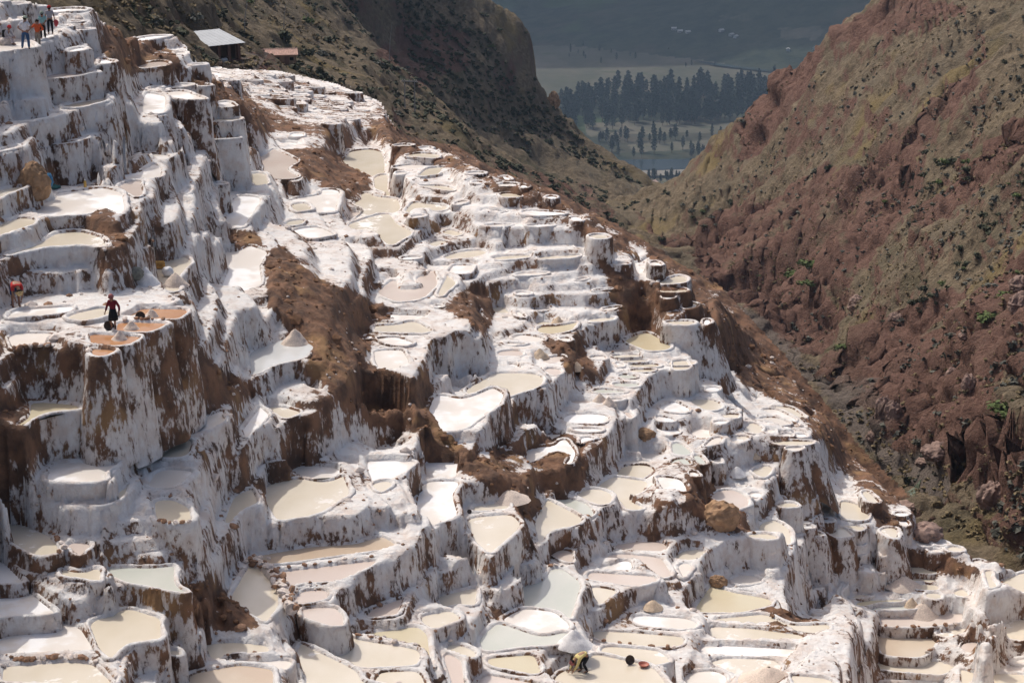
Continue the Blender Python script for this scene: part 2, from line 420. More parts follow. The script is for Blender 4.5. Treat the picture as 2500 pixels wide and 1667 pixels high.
# ------------------------------------------------------------------ salt pans: outlines read off the photograph
# crop letter -> its origin in the photograph; coordinates inside a crop are 2.8 x photograph pixels
CROP = {'A': (0, 0), 'B': (830, 0), 'C': (1660, 0), 'D': (0, 550), 'E': (830, 550), 'F': (1660, 550), 'G': (0, 1107), 'H': (830, 1107), 'I': (1660, 1107)}
PANS = """
A W -60,12 55,12 60,22 -60,21
A W 60,29 185,27 195,38 70,42
A W 205,45 400,47 415,56 205,59
A W 440,63 655,57 670,68 435,79
A P 335,150 480,146 620,140 650,152 340,163
A W 340,185 490,183 492,194 342,197
A W 498,205 640,202 645,212 500,217
A W -80,292 60,298 180,308 300,314 315,332 200,350 60,368 -80,385
A W 80,125 150,130 150,150 90,150
A W 320,225 400,228 425,250 330,275 290,260
A W 455,350 560,328 595,345 490,368
A W 648,420 690,408 830,415 838,430 760,455 660,440
A P 262,535 400,500 620,492 700,500 560,520 400,545 300,550
A W -60,698 200,683 290,676 280,687 -60,716
A T 350,690 500,686 790,690 760,709 600,704 370,707
A W -60,830 200,790 500,783 515,790 180,840 90,855 -60,850
A C -60,865 130,866 125,880 60,905 -60,915
A W 285,995 420,965 660,940 640,957 300,1017
A W -80,1030 20,1022 60,1050 -80,1060
A C -60,1298 110,1296 80,1335 0,1355 -60,1360
A P 325,1330 340,1300 560,1250 690,1262 700,1285 540,1325 320,1340
A W 640,1225 750,1185 1175,1182 1120,1225 900,1255 700,1240
A W 245,1378 470,1372 610,1440 420,1452 255,1447
A W 872,1055 960,1045 1100,1035 1000,1077 905,1087
A W 1205,1205 1300,1195 1410,1200 1330,1232 1220,1247
A W 1445,1258 1500,1250 1550,1255 1540,1269 1460,1277
A C 1375,925 1470,912 1600,926 1660,950 1450,964
A P 1580,1075 1800,1062 1975,1105 1900,1122 1700,1097
A C 1555,1215 1700,1206 1850,1215 1800,1233 1600,1232
A W 1560,1345 1600,1320 1830,1325 1870,1345 1700,1354
A C 1215,1150 1230,1136 1300,1140 1280,1166
A W 1520,1410 1610,1372 1830,1372 1740,1408 1620,1432
A P 850,465 1000,446 1180,443 1190,462 900,481
A W 1005,255 1110,241 1240,248 1180,262 1040,270
A W 1020,350 1080,340 1135,348 1100,362
A W 1150,366 1250,358 1325,364 1300,378 1180,381
A W 1280,448 1400,436 1420,446 1340,460
A W 1015,380 1130,369 1140,381 1040,392
A W 1060,605 1200,581 1310,578 1320,592 1180,611
A W 1350,583 1430,581 1440,595 1360,598
A W 940,605 1000,598 1100,636 1160,660 1000,640
A W 1110,635 1250,622 1430,688 1300,692 1180,672
A W 1460,710 1560,696 1630,735 1520,746
A C 1215,765 1330,733 1420,733 1640,758 1600,775 1400,757
A C 1400,825 1500,810 1650,810 1640,830 1480,842
A W 1000,680 1080,663 1190,700 1120,716 1020,706
A W 1205,715 1310,708 1400,728 1250,746
A W 1880,985 1960,972 2060,985 1990,1003
A W 2130,1300 2230,1286 2352,1330 2280,1352
B C 395,1062 560,1048 730,1053 740,1075 600,1087 420,1087
B W 525,1013 610,1008 655,1020 560,1032
B W 350,998 440,988 522,998 400,1010
B W 350,1145 480,1128 640,1128 650,1150 500,1166 380,1161
B C 180,1160 250,1143 320,1148 300,1168 200,1176
B W 378,1180 450,1178 470,1192 390,1206
B C 425,1275 480,1260 700,1258 770,1264 700,1279 460,1286
B C 240,1340 330,1323 415,1323 410,1345 340,1361 250,1361
B C 215,1440 300,1413 390,1413 380,1435 330,1451 260,1456
B C 500,1420 560,1405 760,1403 800,1410 740,1429 520,1431
B W 775,1395 830,1376 880,1376 850,1400 800,1411
B C 870,1445 960,1433 1140,1436 1170,1445 1050,1461 920,1456
B C 1080,1330 1150,1318 1250,1338 1240,1355 1120,1361
B W 850,1185 950,1176 1010,1187 960,1199 880,1199
B W 845,1240 940,1228 1000,1236 1040,1250 960,1271 870,1256
B W 1070,1262 1150,1256 1220,1260 1210,1281 1100,1281
B W 1225,1270 1260,1263 1295,1284 1250,1296
B W 1300,1440 1380,1430 1420,1440 1450,1460 1340,1476
B W 1400,1350 1450,1341 1490,1350 1470,1371 1420,1366
B P 62,1455 130,1448 155,1470 110,1520 75,1526
B C 470,1490 520,1473 600,1473 560,1490 490,1501
B C 250,1550 420,1541 480,1549 440,1561 280,1563
B C 870,1548 1000,1536 1240,1538 1260,1550 1040,1561
B C 1255,1545 1400,1533 1480,1538 1460,1552 1290,1557
B W 1080,1215 1130,1205 1180,1235 1120,1240
B W 1560,1490 1620,1480 1680,1510 1610,1520
E C 650,65 750,50 880,48 870,65 760,79 680,76
E C 600,115 660,101 745,104 730,125 660,136 610,129
E C 840,185 930,160 1020,158 1010,175 900,193
E C 1030,230 1120,210 1310,206 1300,222 1130,243 1050,243
E C 1335,225 1440,210 1650,203 1655,215 1560,233 1380,241
E C 575,290 700,273 900,268 960,277 800,293 650,301
E W 405,228 470,216 560,216 550,232 430,246
E P 470,345 570,340 645,350 728,415 560,418 490,395
E C 662,350 720,348 820,400 825,415 758,420
E C 255,380 330,368 385,374 370,390 280,393
E C 1510,375 1620,363 1755,350 1750,365 1650,386 1560,389
E C 1190,475 1260,460 1340,467 1400,485 1300,496 1230,491
E C 1650,455 1750,438 1960,423 1960,435 1800,463 1700,466
E C 1030,562 1120,556 1165,605 1120,612 1040,600
E C 1198,588 1225,593 1278,632 1240,642 1215,620
E C 1305,575 1400,568 1465,577 1400,591 1320,591
E C 1850,558 1920,543 2000,541 1990,565 1940,583 1890,581
E C 1670,650 1770,633 1890,628 1870,650 1780,669 1710,666
E C 1330,665 1400,656 1540,700 1450,706 1360,698
E Y 1300,722 1420,716 1570,718 1575,737 1540,760 1370,753
E W 1100,770 1250,760 1480,770 1440,800 1300,805 1130,795
E C 1492,770 1570,770 1585,790 1540,806
E P 1150,836 1258,840 1265,910 1200,905 1160,880
E C 1110,803 1270,812 1285,822 1170,828
E P 1335,905 1470,896 1540,943 1440,953 1345,950
E P 1350,964 1540,962 1555,1030 1440,1046 1370,1000
E C 1140,948 1200,948 1250,985 1200,991
E W 250,635 330,608 610,620 560,658 440,670
E C 200,660 240,655 430,676 400,688 250,688
E C 145,698 330,700 280,738 200,746
E C 175,755 240,758 190,796
E W 775,1070 850,1038 1020,1033 900,1096 830,1090
E W 640,1112 720,1094 890,1112 780,1172 650,1152
E W 640,1185 760,1195 690,1235 640,1262
E C 1095,1020 1170,1003 1210,1013 1160,1071 1130,1066
E C 630,555 690,546 705,565 660,573
E W 150,1380 260,1343 480,1385 360,1430 230,1411
E C 190,1436 340,1446 270,1492 210,1472
E W 1475,1335 1600,1318 1740,1328 1720,1360 1560,1362 1500,1351
E W 1500,1374 1720,1380 1710,1410 1560,1416
E W 1595,1430 1700,1435 1670,1530 1610,1552
E W 1200,1470 1330,1428 1540,1423 1510,1450 1380,1496 1260,1501
E W 1030,1535 1100,1518 1180,1528 1130,1551
E W 1220,1515 1360,1530 1330,1562 1240,1562
E P 1760,860 1850,846 2000,846 2030,874 1790,880
E C 1840,890 2035,884 2070,910 1880,915
E C 1690,905 1800,890 1830,925 1720,926
E C 1890,924 2080,918 2125,940 1950,942
E C 1880,935 1936,948 1950,976 1900,974
E C 1960,952 2140,948 2200,960 2170,978 1985,976
E C 1975,988 2180,986 2130,1010 1995,1008
E G 1880,1020 2080,1022 2060,1070 1880,1066
E G 1870,1078 2055,1082 2035,1112 1865,1109
E G 1800,1120 2030,1124 2010,1165 1830,1161
E G 1840,1171 2005,1175 1980,1222 1890,1223
E P 1840,1232 1920,1226 2010,1310 1990,1336 1930,1280
E P 1540,1200 1680,1193 1760,1220 1600,1233
E C 2140,385 2230,368 2340,363 2425,395 2380,417 2200,427
E C 2175,440 2370,435 2380,465 2190,469
E C 2190,485 2280,483 2300,500 2230,516
E C 1690,75 1760,60 1835,74 1830,100 1740,101
E C 2210,662 2390,653 2440,668 2400,687 2260,684
E C 2230,940 2352,923 2440,940 2400,965 2270,969
E Y 1920,825 2000,793 2130,778 2170,789 2100,811 2000,833
E W 2180,1260 2220,1223 2315,1230 2320,1310 2200,1291
E W 2150,1300 2290,1325 2290,1350 2180,1346
E W 2150,1380 2260,1368 2340,1420 2240,1451
E G 2220,1470 2350,1460 2480,1570 2400,1602 2260,1561
E C 1600,145 1660,136 1690,155 1630,166
E W 1870,262 1950,256 2000,270 1900,286
E W 2110,255 2160,246 2215,280 2150,286
E W 1190,335 1300,326 1470,330 1450,345 1300,351
F C 20,548 70,530 120,538 110,565 60,581 20,576
F C 160,650 195,640 215,660 190,691 165,691
F C -50,925 0,918 40,918 75,965 30,1001 -50,992
F C 165,1120 210,1103 280,1114 265,1140 180,1146
F C 155,1180 215,1188 310,1273 240,1266
F C 312,1264 390,1258 400,1281 330,1284
F C 265,1295 410,1290 395,1325 310,1331
F C 220,1342 310,1335 340,1352 250,1373
F C 325,1455 400,1440 490,1445 400,1501 350,1486
F C 445,1395 530,1383 550,1420 530,1451 460,1431
F W 60,1440 90,1388 215,1396 210,1470 120,1476
F W 85,1505 260,1498 265,1530 110,1539
F C 575,1400 640,1393 668,1424 590,1431
F C 677,1430 750,1420 776,1449 700,1456
F C 784,1430 860,1426 880,1450 800,1456
F C 610,1485 720,1473 935,1478 890,1505 800,1513 680,1506
F C 705,1521 860,1518 800,1556 740,1546
I G -20,55 60,45 110,97 40,112
I G 80,15 130,8 190,75 140,86
I G 60,122 110,125 150,166 70,162
I W 195,25 250,18 300,75 240,71
I C 500,95 560,78 640,88 655,185 590,191 540,140
I P 160,192 300,192 365,265 280,272 200,225
I P 345,195 485,192 525,240 400,247
I W 400,258 540,252 610,300 480,316
I P 305,285 395,280 530,380 430,391 370,350
I C 855,290 930,283 995,298 960,335 890,351
I C 655,345 780,333 825,372 690,376
I C 725,408 830,400 885,440 760,444
I C 775,455 885,453 912,480 800,482
I C 805,494 905,494 920,515 825,518
I C 845,532 945,532 995,568 900,571
I C 500,460 620,453 715,545 560,545 500,520
I C 490,562 728,570 735,600 680,616 570,601
I C 1025,430 1110,413 1280,418 1285,475 1160,467
I C 965,450 1040,446 1055,478 1000,483
I C 1075,484 1250,496 1270,510 1230,541 1130,511
I C 985,515 1120,503 1195,576 1050,580
I C 1045,596 1200,590 1285,635 1080,641
I P 1075,655 1280,652 1265,700 1120,705
I C 1130,717 1260,715 1275,755 1190,756
I C 1210,771 1290,771 1320,815 1260,816
I C 1235,265 1280,253 1375,345 1300,341
I C 1460,402 1575,408 1545,440 1480,438
I C 1478,452 1545,454 1580,500 1510,506
I C 1355,525 1400,508 1480,506 1485,590 1420,571
I C 1365,665 1425,658 1395,721
I C 1310,760 1360,743 1400,835 1340,811
I C 1475,800 1560,770 1755,783 1750,828 1600,826
I C 1470,838 1750,845 1755,885 1530,877
I C 1505,889 1765,898 1775,938 1640,940
I C 1665,955 1770,952 1800,990 1700,1001
I C 1610,605 1680,596 1736,635 1660,646
I C 1705,605 1790,598 1860,623 1780,638
I C 1680,657 1770,652 1805,672 1730,681
I C 1814,645 1880,630 1965,672 1850,683
I C 1985,735 2060,726 2115,764 2010,771
I C 2015,787 2120,774 2205,808 2100,823
I C 1840,945 1930,923 2035,933 2000,975 1880,1001 1840,985
I C 2155,890 2260,838 2420,798 2420,960 2300,945 2250,915
I W 1065,850 1110,838 1215,910 1130,920 1080,946
I B 865,850 940,838 950,885 890,893
I C 875,1018 1015,1013 960,1060 880,1066
I Y 85,1015 200,998 500,993 540,1080 510,1108 330,1103 140,1085
I C 165,1128 560,1128 615,1165 400,1160 200,1147
I C 205,1180 500,1195 840,1240 860,1270 810,1306 560,1306 230,1292 190,1240
I W 150,1308 500,1322 800,1337 750,1405 400,1403 110,1380
I C 80,1417 300,1417 560,1434 760,1449 640,1530 560,1551 430,1540 400,1480 200,1450
I W 0,1490 60,1462 250,1470 370,1500 350,1600 -40,1600
I C 1130,975 1220,960 1340,966 1290,985 1180,1001
I Y 1185,1030 1260,1003 1540,998 1530,1018 1350,1025 1270,1050 1200,1056
I G 1275,1065 1400,1045 1640,1035 1730,1052 1600,1068 1350,1070 1290,1091
I P 1365,1095 1600,1085 1950,1085 1930,1160 1700,1190 1370,1186
I T 1325,1245 1600,1230 1740,1255 1775,1290 1640,1400 1400,1386 1345,1310
I C 1735,1230 1900,1193 2010,1193 1890,1265 1790,1263
I C 2075,1190 2200,1158 2420,1118 2420,1270 2330,1286 2180,1256
I P 1850,1310 1990,1253 2080,1290 2270,1360 2150,1401 1990,1371
I C 1300,1440 1400,1425 1650,1435 1750,1410 1920,1465 1780,1521 1560,1501 1330,1471
I C 1860,1545 2000,1490 2130,1470 2420,1480 2420,1620 1900,1620
I C 2190,1425 2320,1378 2420,1358 2420,1450 2260,1451
I W 1240,1550 1500,1545 1850,1560 1830,1620 1250,1620
I C 0,670 100,653 190,663 120,735 -60,736
I W -60,752 90,757 60,811 -60,801
I W 320,825 440,813 570,830 530,870 510,930 360,916 310,870
I W 375,938 510,945 520,985 430,966
H C -120,43 150,48 170,85 60,96 -30,96
H W 180,50 430,50 530,58 400,170 230,226 185,120
H W 555,70 640,56 820,63 810,110 790,173 590,178 575,120
H W 585,188 793,188 750,260 690,301 620,281
H C 840,355 900,343 1130,358 1110,403 900,403
H C 945,418 1065,418 1085,495 1020,481
H C 1820,150 1900,138 2110,143 2130,160 2050,208 1940,200
H C 1720,200 1985,218 1965,268 1900,268 1730,235
H C 1560,265 1840,278 1860,300 1830,341 1700,318 1540,290
H G 1350,305 1560,308 1740,330 1660,376 1500,361 1370,331
H C 1345,398 1520,398 1470,470 1430,491 1380,471
H W 1900,55 2000,46 2135,53 2080,100 1930,96
H W 1930,12 2050,-2 2230,3 2150,40 1990,36
H P 1800,615 1900,603 2090,610 2108,668 1960,672 1820,655
H P 1750,690 1900,684 2108,702 2100,748 1900,735 1740,720
H W 1700,757 2055,762 2045,826 1870,824 1710,811
H P 1720,847 1900,840 2042,847 2035,925 1960,888 1740,878
H C 1765,903 1955,908 1960,925 1810,1021 1775,960
H P 1420,665 1500,653 1590,668 1595,760 1540,741 1470,711
H G 1140,940 1190,885 1280,858 1680,933 1690,950 1610,1010 1590,1105 1400,1095 1140,1036
H C 575,960 700,963 940,993 930,1075 800,1041 640,991
H W 700,850 780,813 900,838 930,870 900,940 740,911
H P 150,1070 230,1048 440,1058 420,1140 200,1146
H C 505,1080 700,1088 910,1113 880,1140 700,1240 620,1231 560,1180 505,1166
H W 1030,1125 1120,1110 1390,1115 1440,1180 1460,1270 1400,1291 1300,1235 1100,1176
H G 885,1280 960,1226 1280,1253 1285,1290 1230,1338 1130,1330 990,1345 940,1311
H Y 0,1235 150,1205 400,1190 520,1195 570,1240 570,1338 400,1318 200,1268 0,1243
H C -330,1270 -250,1235 0,1292 300,1362 580,1388 605,1470 400,1475 150,1486 0,1440 -200,1331
H C 190,1530 400,1503 530,1513 545,1600 160,1600
H C 680,1295 830,1310 930,1350 925,1403 850,1393 700,1343
H P 705,1398 840,1416 880,1427 820,1460 800,1501 730,1451
H Y 1005,1420 1030,1370 1150,1353 1240,1370 1290,1450 1285,1541 1180,1500 1010,1470
H P 930,1510 1060,1508 1190,1518 1180,1600 950,1600
H W 1920,1130 1990,1083 2200,1093 2410,1113 2490,1160 2500,1208 2420,1224 2150,1215 1960,1191
H C 1715,1210 2000,1222 2352,1253 2350,1300 2300,1333 2000,1318 1800,1290 1720,1250
H C 1800,1342 2000,1358 2300,1373 2320,1440 2230,1476 2100,1466 1880,1400
H C 1450,1530 1500,1450 1800,1430 1900,1430 2100,1480 2230,1520 2200,1600 1500,1600
G T 1670,690 1900,660 2290,648 2260,690 2230,743 2050,748 1830,758 1740,746
G P 1880,795 2225,782 2220,873 2000,883 1940,841
G P 2000,917 2220,907 2290,990 2285,1018 2050,1020 2040,970
G P 2060,1060 2290,1048 2350,1110 2352,1190 2250,1181 2080,1131
G W 245,150 330,60 430,23 630,26 800,205 700,215 270,220
G C 250,257 860,252 870,275 800,370 650,386 270,346
G C 1000,305 1225,296 1280,350 1380,490 1100,506 1050,430
G C 0,480 160,483 330,558 400,640 410,690 250,711 60,600 -60,540 -60,480
G W 970,190 1040,103 1200,86 1400,93 1300,200 1230,241 1010,216
G G 610,765 760,750 980,766 1150,800 1180,870 1370,960 1360,985 1250,986 1050,930 860,870
G C 300,770 460,753 560,800 780,890 720,916 570,860 380,811
G C 660,1075 880,1033 1000,1100 1130,1230 1155,1300 1060,1311 950,1291 860,1220 760,1160
G C 1110,1352 1215,1337 1250,1391 1170,1386
G W -60,945 190,935 380,1090 360,1103 170,1108 -60,1138
G W -60,700 0,713 160,875 150,888 -60,903
G W -60,1195 440,1150 560,1200 650,1350 400,1368 -60,1398
G C -60,1430 650,1395 740,1490 860,1600 -60,1600
G C 1280,1300 1450,1268 1640,1390 1620,1401 1350,1401
G C 1545,850 1650,833 1780,843 1870,920 1935,1050 1900,1086 1750,1081 1640,981
G W 1480,1430 1650,1420 2010,1412 1960,1490 1800,1471
G T 1160,1540 1300,1503 1780,1488 1820,1600 1140,1600
G C 1530,272 1650,264 1810,282 1790,360 1700,351 1560,291
G C 1760,215 1830,178 1960,170 2100,193 1920,300 1850,271
G C 2130,1390 2200,1400 2290,1520 2330,1600 2170,1600
G P 475,640 640,613 690,640 600,690 560,740 520,721
G W 1950,140 2050,78 2290,93 2350,140 2230,215 2130,193 2100,176
D C -60,0 230,0 240,10 150,40 0,65 -60,75
D C 325,70 590,63 630,85 480,130 400,146 350,111
D C 1030,240 1340,233 1370,250 1250,320 1150,370 1070,361 1020,311
D W 1370,215 1480,178 1740,178 1680,260 1620,286 1450,281
D O 830,645 970,568 1280,576 1285,600 1205,655 1000,650 930,641
D O 800,667 900,662 1165,672 1020,743 880,738 790,733
D O 605,748 700,746 985,764 860,836 700,825 620,815
D O 622,845 810,855 700,913 630,891
D W 0,770 100,718 260,716 490,733 300,810 130,831 0,811
D Y 145,1200 300,1193 560,1213 630,1250 560,1286 330,1291 220,1261
D W 1150,1410 1290,1330 1400,1298 1620,1318 1540,1370 1320,1438 1200,1426
D C 980,1500 1090,1444 1280,1453 1230,1490 1200,1580 1030,1581
D C 1755,1240 1830,1220 1965,1228 1940,1270 1850,1276
D W 1650,1294 1780,1288 1860,1303 1800,1371 1750,1331
D B 1640,870 1850,813 2070,823 1970,880 1850,931 1700,926
"""
# rows of the far terrace field by the hut, in crop A units: left end, right end
FAR_ROWS = [(1745, 510, 2000, 521), (1515, 546, 2100, 562), (1640, 576, 2300, 600), (1650, 606, 2500, 640), (1690, 638, 2520, 672),
            (1790, 668, 2530, 702), (1880, 700, 2550, 730), (1900, 733, 2600, 760), (2040, 768, 2620, 790), (2040, 803, 2440, 816), (1840, 832, 2340, 850)]

pans = []
def chaikin(p):
    q = np.roll(p, -1, 0)
    out = np.empty((len(p) * 2, 2))
    out[0::2] = p * .9 + q * .1
    out[1::2] = p * .1 + q * .9
    return out
def add_pan(kind, poly, far=False):
    poly = np.asarray(poly, float)
    a = 0.5 * np.sum(poly[:, 0] * np.roll(poly[:, 1], -1) - np.roll(poly[:, 0], -1) * poly[:, 1])
    if a < 0: poly = poly[::-1]
    pans.append(dict(kind=kind, poly=chaikin(poly), cx=poly[:, 0].mean(), cy=poly[:, 1].mean(), area=abs(a), far=far))
for line in PANS.strip().splitlines():
    c, k, *pts = line.split()
    o = CROP[c]
    add_pan(k, [(o[0] + int(a) / 2.8, o[1] + int(b) / 2.8) for a, b in (q.split(',') for q in pts)])
for (x0, y0, x1, y1) in FAR_ROWS:
    x = x0
    while x < x1 - 50:
        w = random.uniform(95, 210)
        e = min(x + w, x1)
        ya, yb = (y0 + (y1 - y0) * (q - x0) / (x1 - x0) + random.uniform(-3, 3) for q in (x, e))
        t = random.uniform(8, 12)
        add_pan(random.choice('WWWWCP'), [(q / 2.8, r / 2.8) for q, r in ((x + 10, ya), (e - 4, yb), (e + 6, yb + t), (x - 4, ya + t))], True)
        x = e + random.uniform(6, 14)
NP_ = len(pans)

# distance (m) of points of the salt hillside, read from the size of people, pans and walls
S_ANCH = [(60, 110, 111), (0, 0, 122), (180, 30, 132), (250, 60, 138), (380, 90, 165), (430, 190, 150), (100, 280, 104), (300, 400, 100), (60, 680, 92), (263, 760, 91),
          (0, 900, 86), (0, 1250, 80), (0, 1560, 74), (330, 600, 97), (500, 500, 115), (450, 300, 128), (600, 430, 142), (620, 300, 158), (720, 260, 200), (560, 190, 212),
          (850, 250, 235), (900, 330, 222), (950, 370, 205), (800, 500, 155), (640, 780, 108), (600, 1080, 93), (500, 1400, 82), (850, 1500, 82),
          (850, 1250, 92), (1000, 1050, 103), (900, 740, 125), (1100, 900, 122), (1250, 430, 225), (1150, 600, 180), (1450, 560, 245), (1350, 700, 180),
          (1600, 680, 260), (1500, 820, 185), (1300, 1050, 128), (1300, 1300, 105), (1330, 1560, 91), (1600, 1000, 168), (1780, 860, 240), (1900, 1000, 220),
          (1700, 1200, 150), (1600, 1400, 115), (1600, 1560, 95), (2050, 1180, 205), (1950, 1250, 168), (2220, 1290, 185), (2000, 1420, 125), (2100, 1480, 112),
          (2300, 1380, 115), (2352, 1560, 95), (-300, 100, 110), (-300, 800, 84), (-300, 1560, 68), (2700, 1350, 130), (2700, 1560, 92), (1200, 1900, 76), (2300, 1900, 78), (0, 1900, 64)]
s_dist = RBF(S_ANCH)

for p in pans:
    d = rays(p['cx'], p['cy'])
    p['d0'] = float(s_dist(p['cx'], p['cy']))
    p['h0'] = p['d0'] * -d[2]

# which pan lies below which in the view (a raster of outlines), then one least-squares fit of all levels
RX0, RY0, RS = -120, -60, 2.0
RW, RH = int((2500 + 360) / RS), int((1667 + 260) / RS)
raster = np.full((RH, RW), -1, np.int32)
for i, p in sorted(enumerate(pans), key=lambda q: -q[1]['area']):
    q = (p['poly'] - (RX0, RY0)) / RS
    x0, y0 = np.maximum(np.floor(q.min(0)).astype(int), 0)
    x1, y1 = np.minimum(np.ceil(q.max(0)).astype(int) + 1, (RW, RH))
    if x1 <= x0 or y1 <= y0: continue
    X, Y = np.meshgrid(np.arange(x0, x1) + .0, np.arange(y0, y1) + .0)
    m = in_poly(X, Y, q)
    raster[y0:y1, x0:x1][m] = i
pairs = {}
for x in range(RW):
    col = raster[:, x]
    idx = np.nonzero(col >= 0)[0]
    for a, b in zip(idx[:-1], idx[1:]):
        if col[a] != col[b] and (b - a) * RS < 260:
            pairs.setdefault((int(col[a]), int(col[b]), 'v'), []).append((x, a, b))
for y in range(RH):
    row = raster[y]
    idx = np.nonzero(row >= 0)[0]
    for a, b in zip(idx[:-1], idx[1:]):
        if row[a] != row[b] and (b - a) * RS < 90:
            pairs.setdefault((int(row[a]), int(row[b]), 'h'), []).append((y, a, b))
A, B = [], []
def eq(i, j, val, w):
    r = np.zeros(NP_); r[i] = w
    if j is not None: r[j] = -w
    A.append(r); B.append(val * w)
same = set()
for (i, j, o), L in pairs.items():
    dd = min(pans[i]['d0'], pans[j]['d0'])
    gap = np.median([(b - a) * RS for _, a, b in L])
    if o == 'h':
        if gap < 1300 / dd and len(L) >= 3:
            eq(i, j, 0.0, 3.0); same.add((i, j))
        elif len(L) >= 2:                       # side by side across a gap: about the same distance away
            yy = np.median([q[0] for q in L]) * RS + RY0
            eq(i, j, math.log(rays(pans[i]['cx'], yy)[2] / rays(pans[j]['cx'], yy)[2]), 0.45)
    else:
        if len(L) < 3: continue
        if gap < 1250 / dd:
            eq(i, j, 0.0, 3.0); same.add((i, j))
        else:
            kf = 2.0 if max(pans[i]['cx'], pans[j]['cx']) < 900 else 1.0
            k = kf * (0.22 if gap < 60 else (0.36 if gap < 130 else 0.65))
            xm = np.median([q[0] for q in L]) * RS + RX0
            ya, yb = np.median([q[1] for q in L]) * RS + RY0, np.median([q[2] for q in L]) * RS + RY0
            da, db = rays(xm, ya), rays(xm, yb)
            ca, cb = math.hypot(da[0], da[1]) / -da[2], math.hypot(db[0], db[1]) / -db[2]
            eq(i, j, math.log((cb + k) / (ca + k)) + 0.55 / dd, min(1.0, 0.25 + len(L) / 60))
for i, p in enumerate(pans):
    eq(i, None, math.log(p['h0']), (0.07 + .20 * min(1, max(0, (1150 - p['cx']) / 500))) if not p['far'] else 0.35)
# the people give the scale: metres to the pans they stand on
for (x, y, dist) in ((40, 128, 111), (330, 790, 91), (1400, 1640, 93), (150, 720 * DISP, 92), (300, 1480, 82), (755 * DISP, 443 * DISP, 150), (817 * DISP, 499 * DISP, 150)):
    i = int(np.argmin([(p['cx'] - x) ** 2 + (p['cy'] - y) ** 2 for p in pans]))
    eq(i, None, math.log(dist * -rays(pans[i]['cx'], pans[i]['cy'])[2]), 4.0)
lh = np.linalg.lstsq(np.array(A), np.array(B), rcond=None)[0]
for p, v in zip(pans, lh):
    p['h'] = float(np.exp(v))
    d = rays(p['cx'], p['cy'])
    p['d'] = p['h'] / -float(d[2])
    p['plan'] = on_plane(p['poly'][:, 0], p['poly'][:, 1], p['h'])[:, :2]
# the fitted distances correct the smooth distance map between pans
cxy = np.array([(p['cx'], p['cy']) for p in pans]); crat = np.array([math.log(p['d'] / p['d0']) for p in pans])
def s_dist2(px, py):
    px = np.asarray(px, float); py = np.asarray(py, float)
    base = s_dist(px, py); sh = px.shape
    q = np.stack([px.ravel(), py.ravel()], -1); out = np.empty(len(q))
    for s in range(0, len(q), 8000):
        w = 1.0 / (((q[s:s + 8000, None] - cxy[None]) ** 2).sum(-1) + 900.0) ** 1.5
        out[s:s + 8000] = (w @ crat) / (w.sum(1) + 1e-9)
    return base * np.exp(out.reshape(sh))
# ------------------------------------------------------------------ terrain height fields on fans of bearings and distances (plan view)
def D2S(pts):
    return [(x * DISP, y * DISP) for x, y in pts]

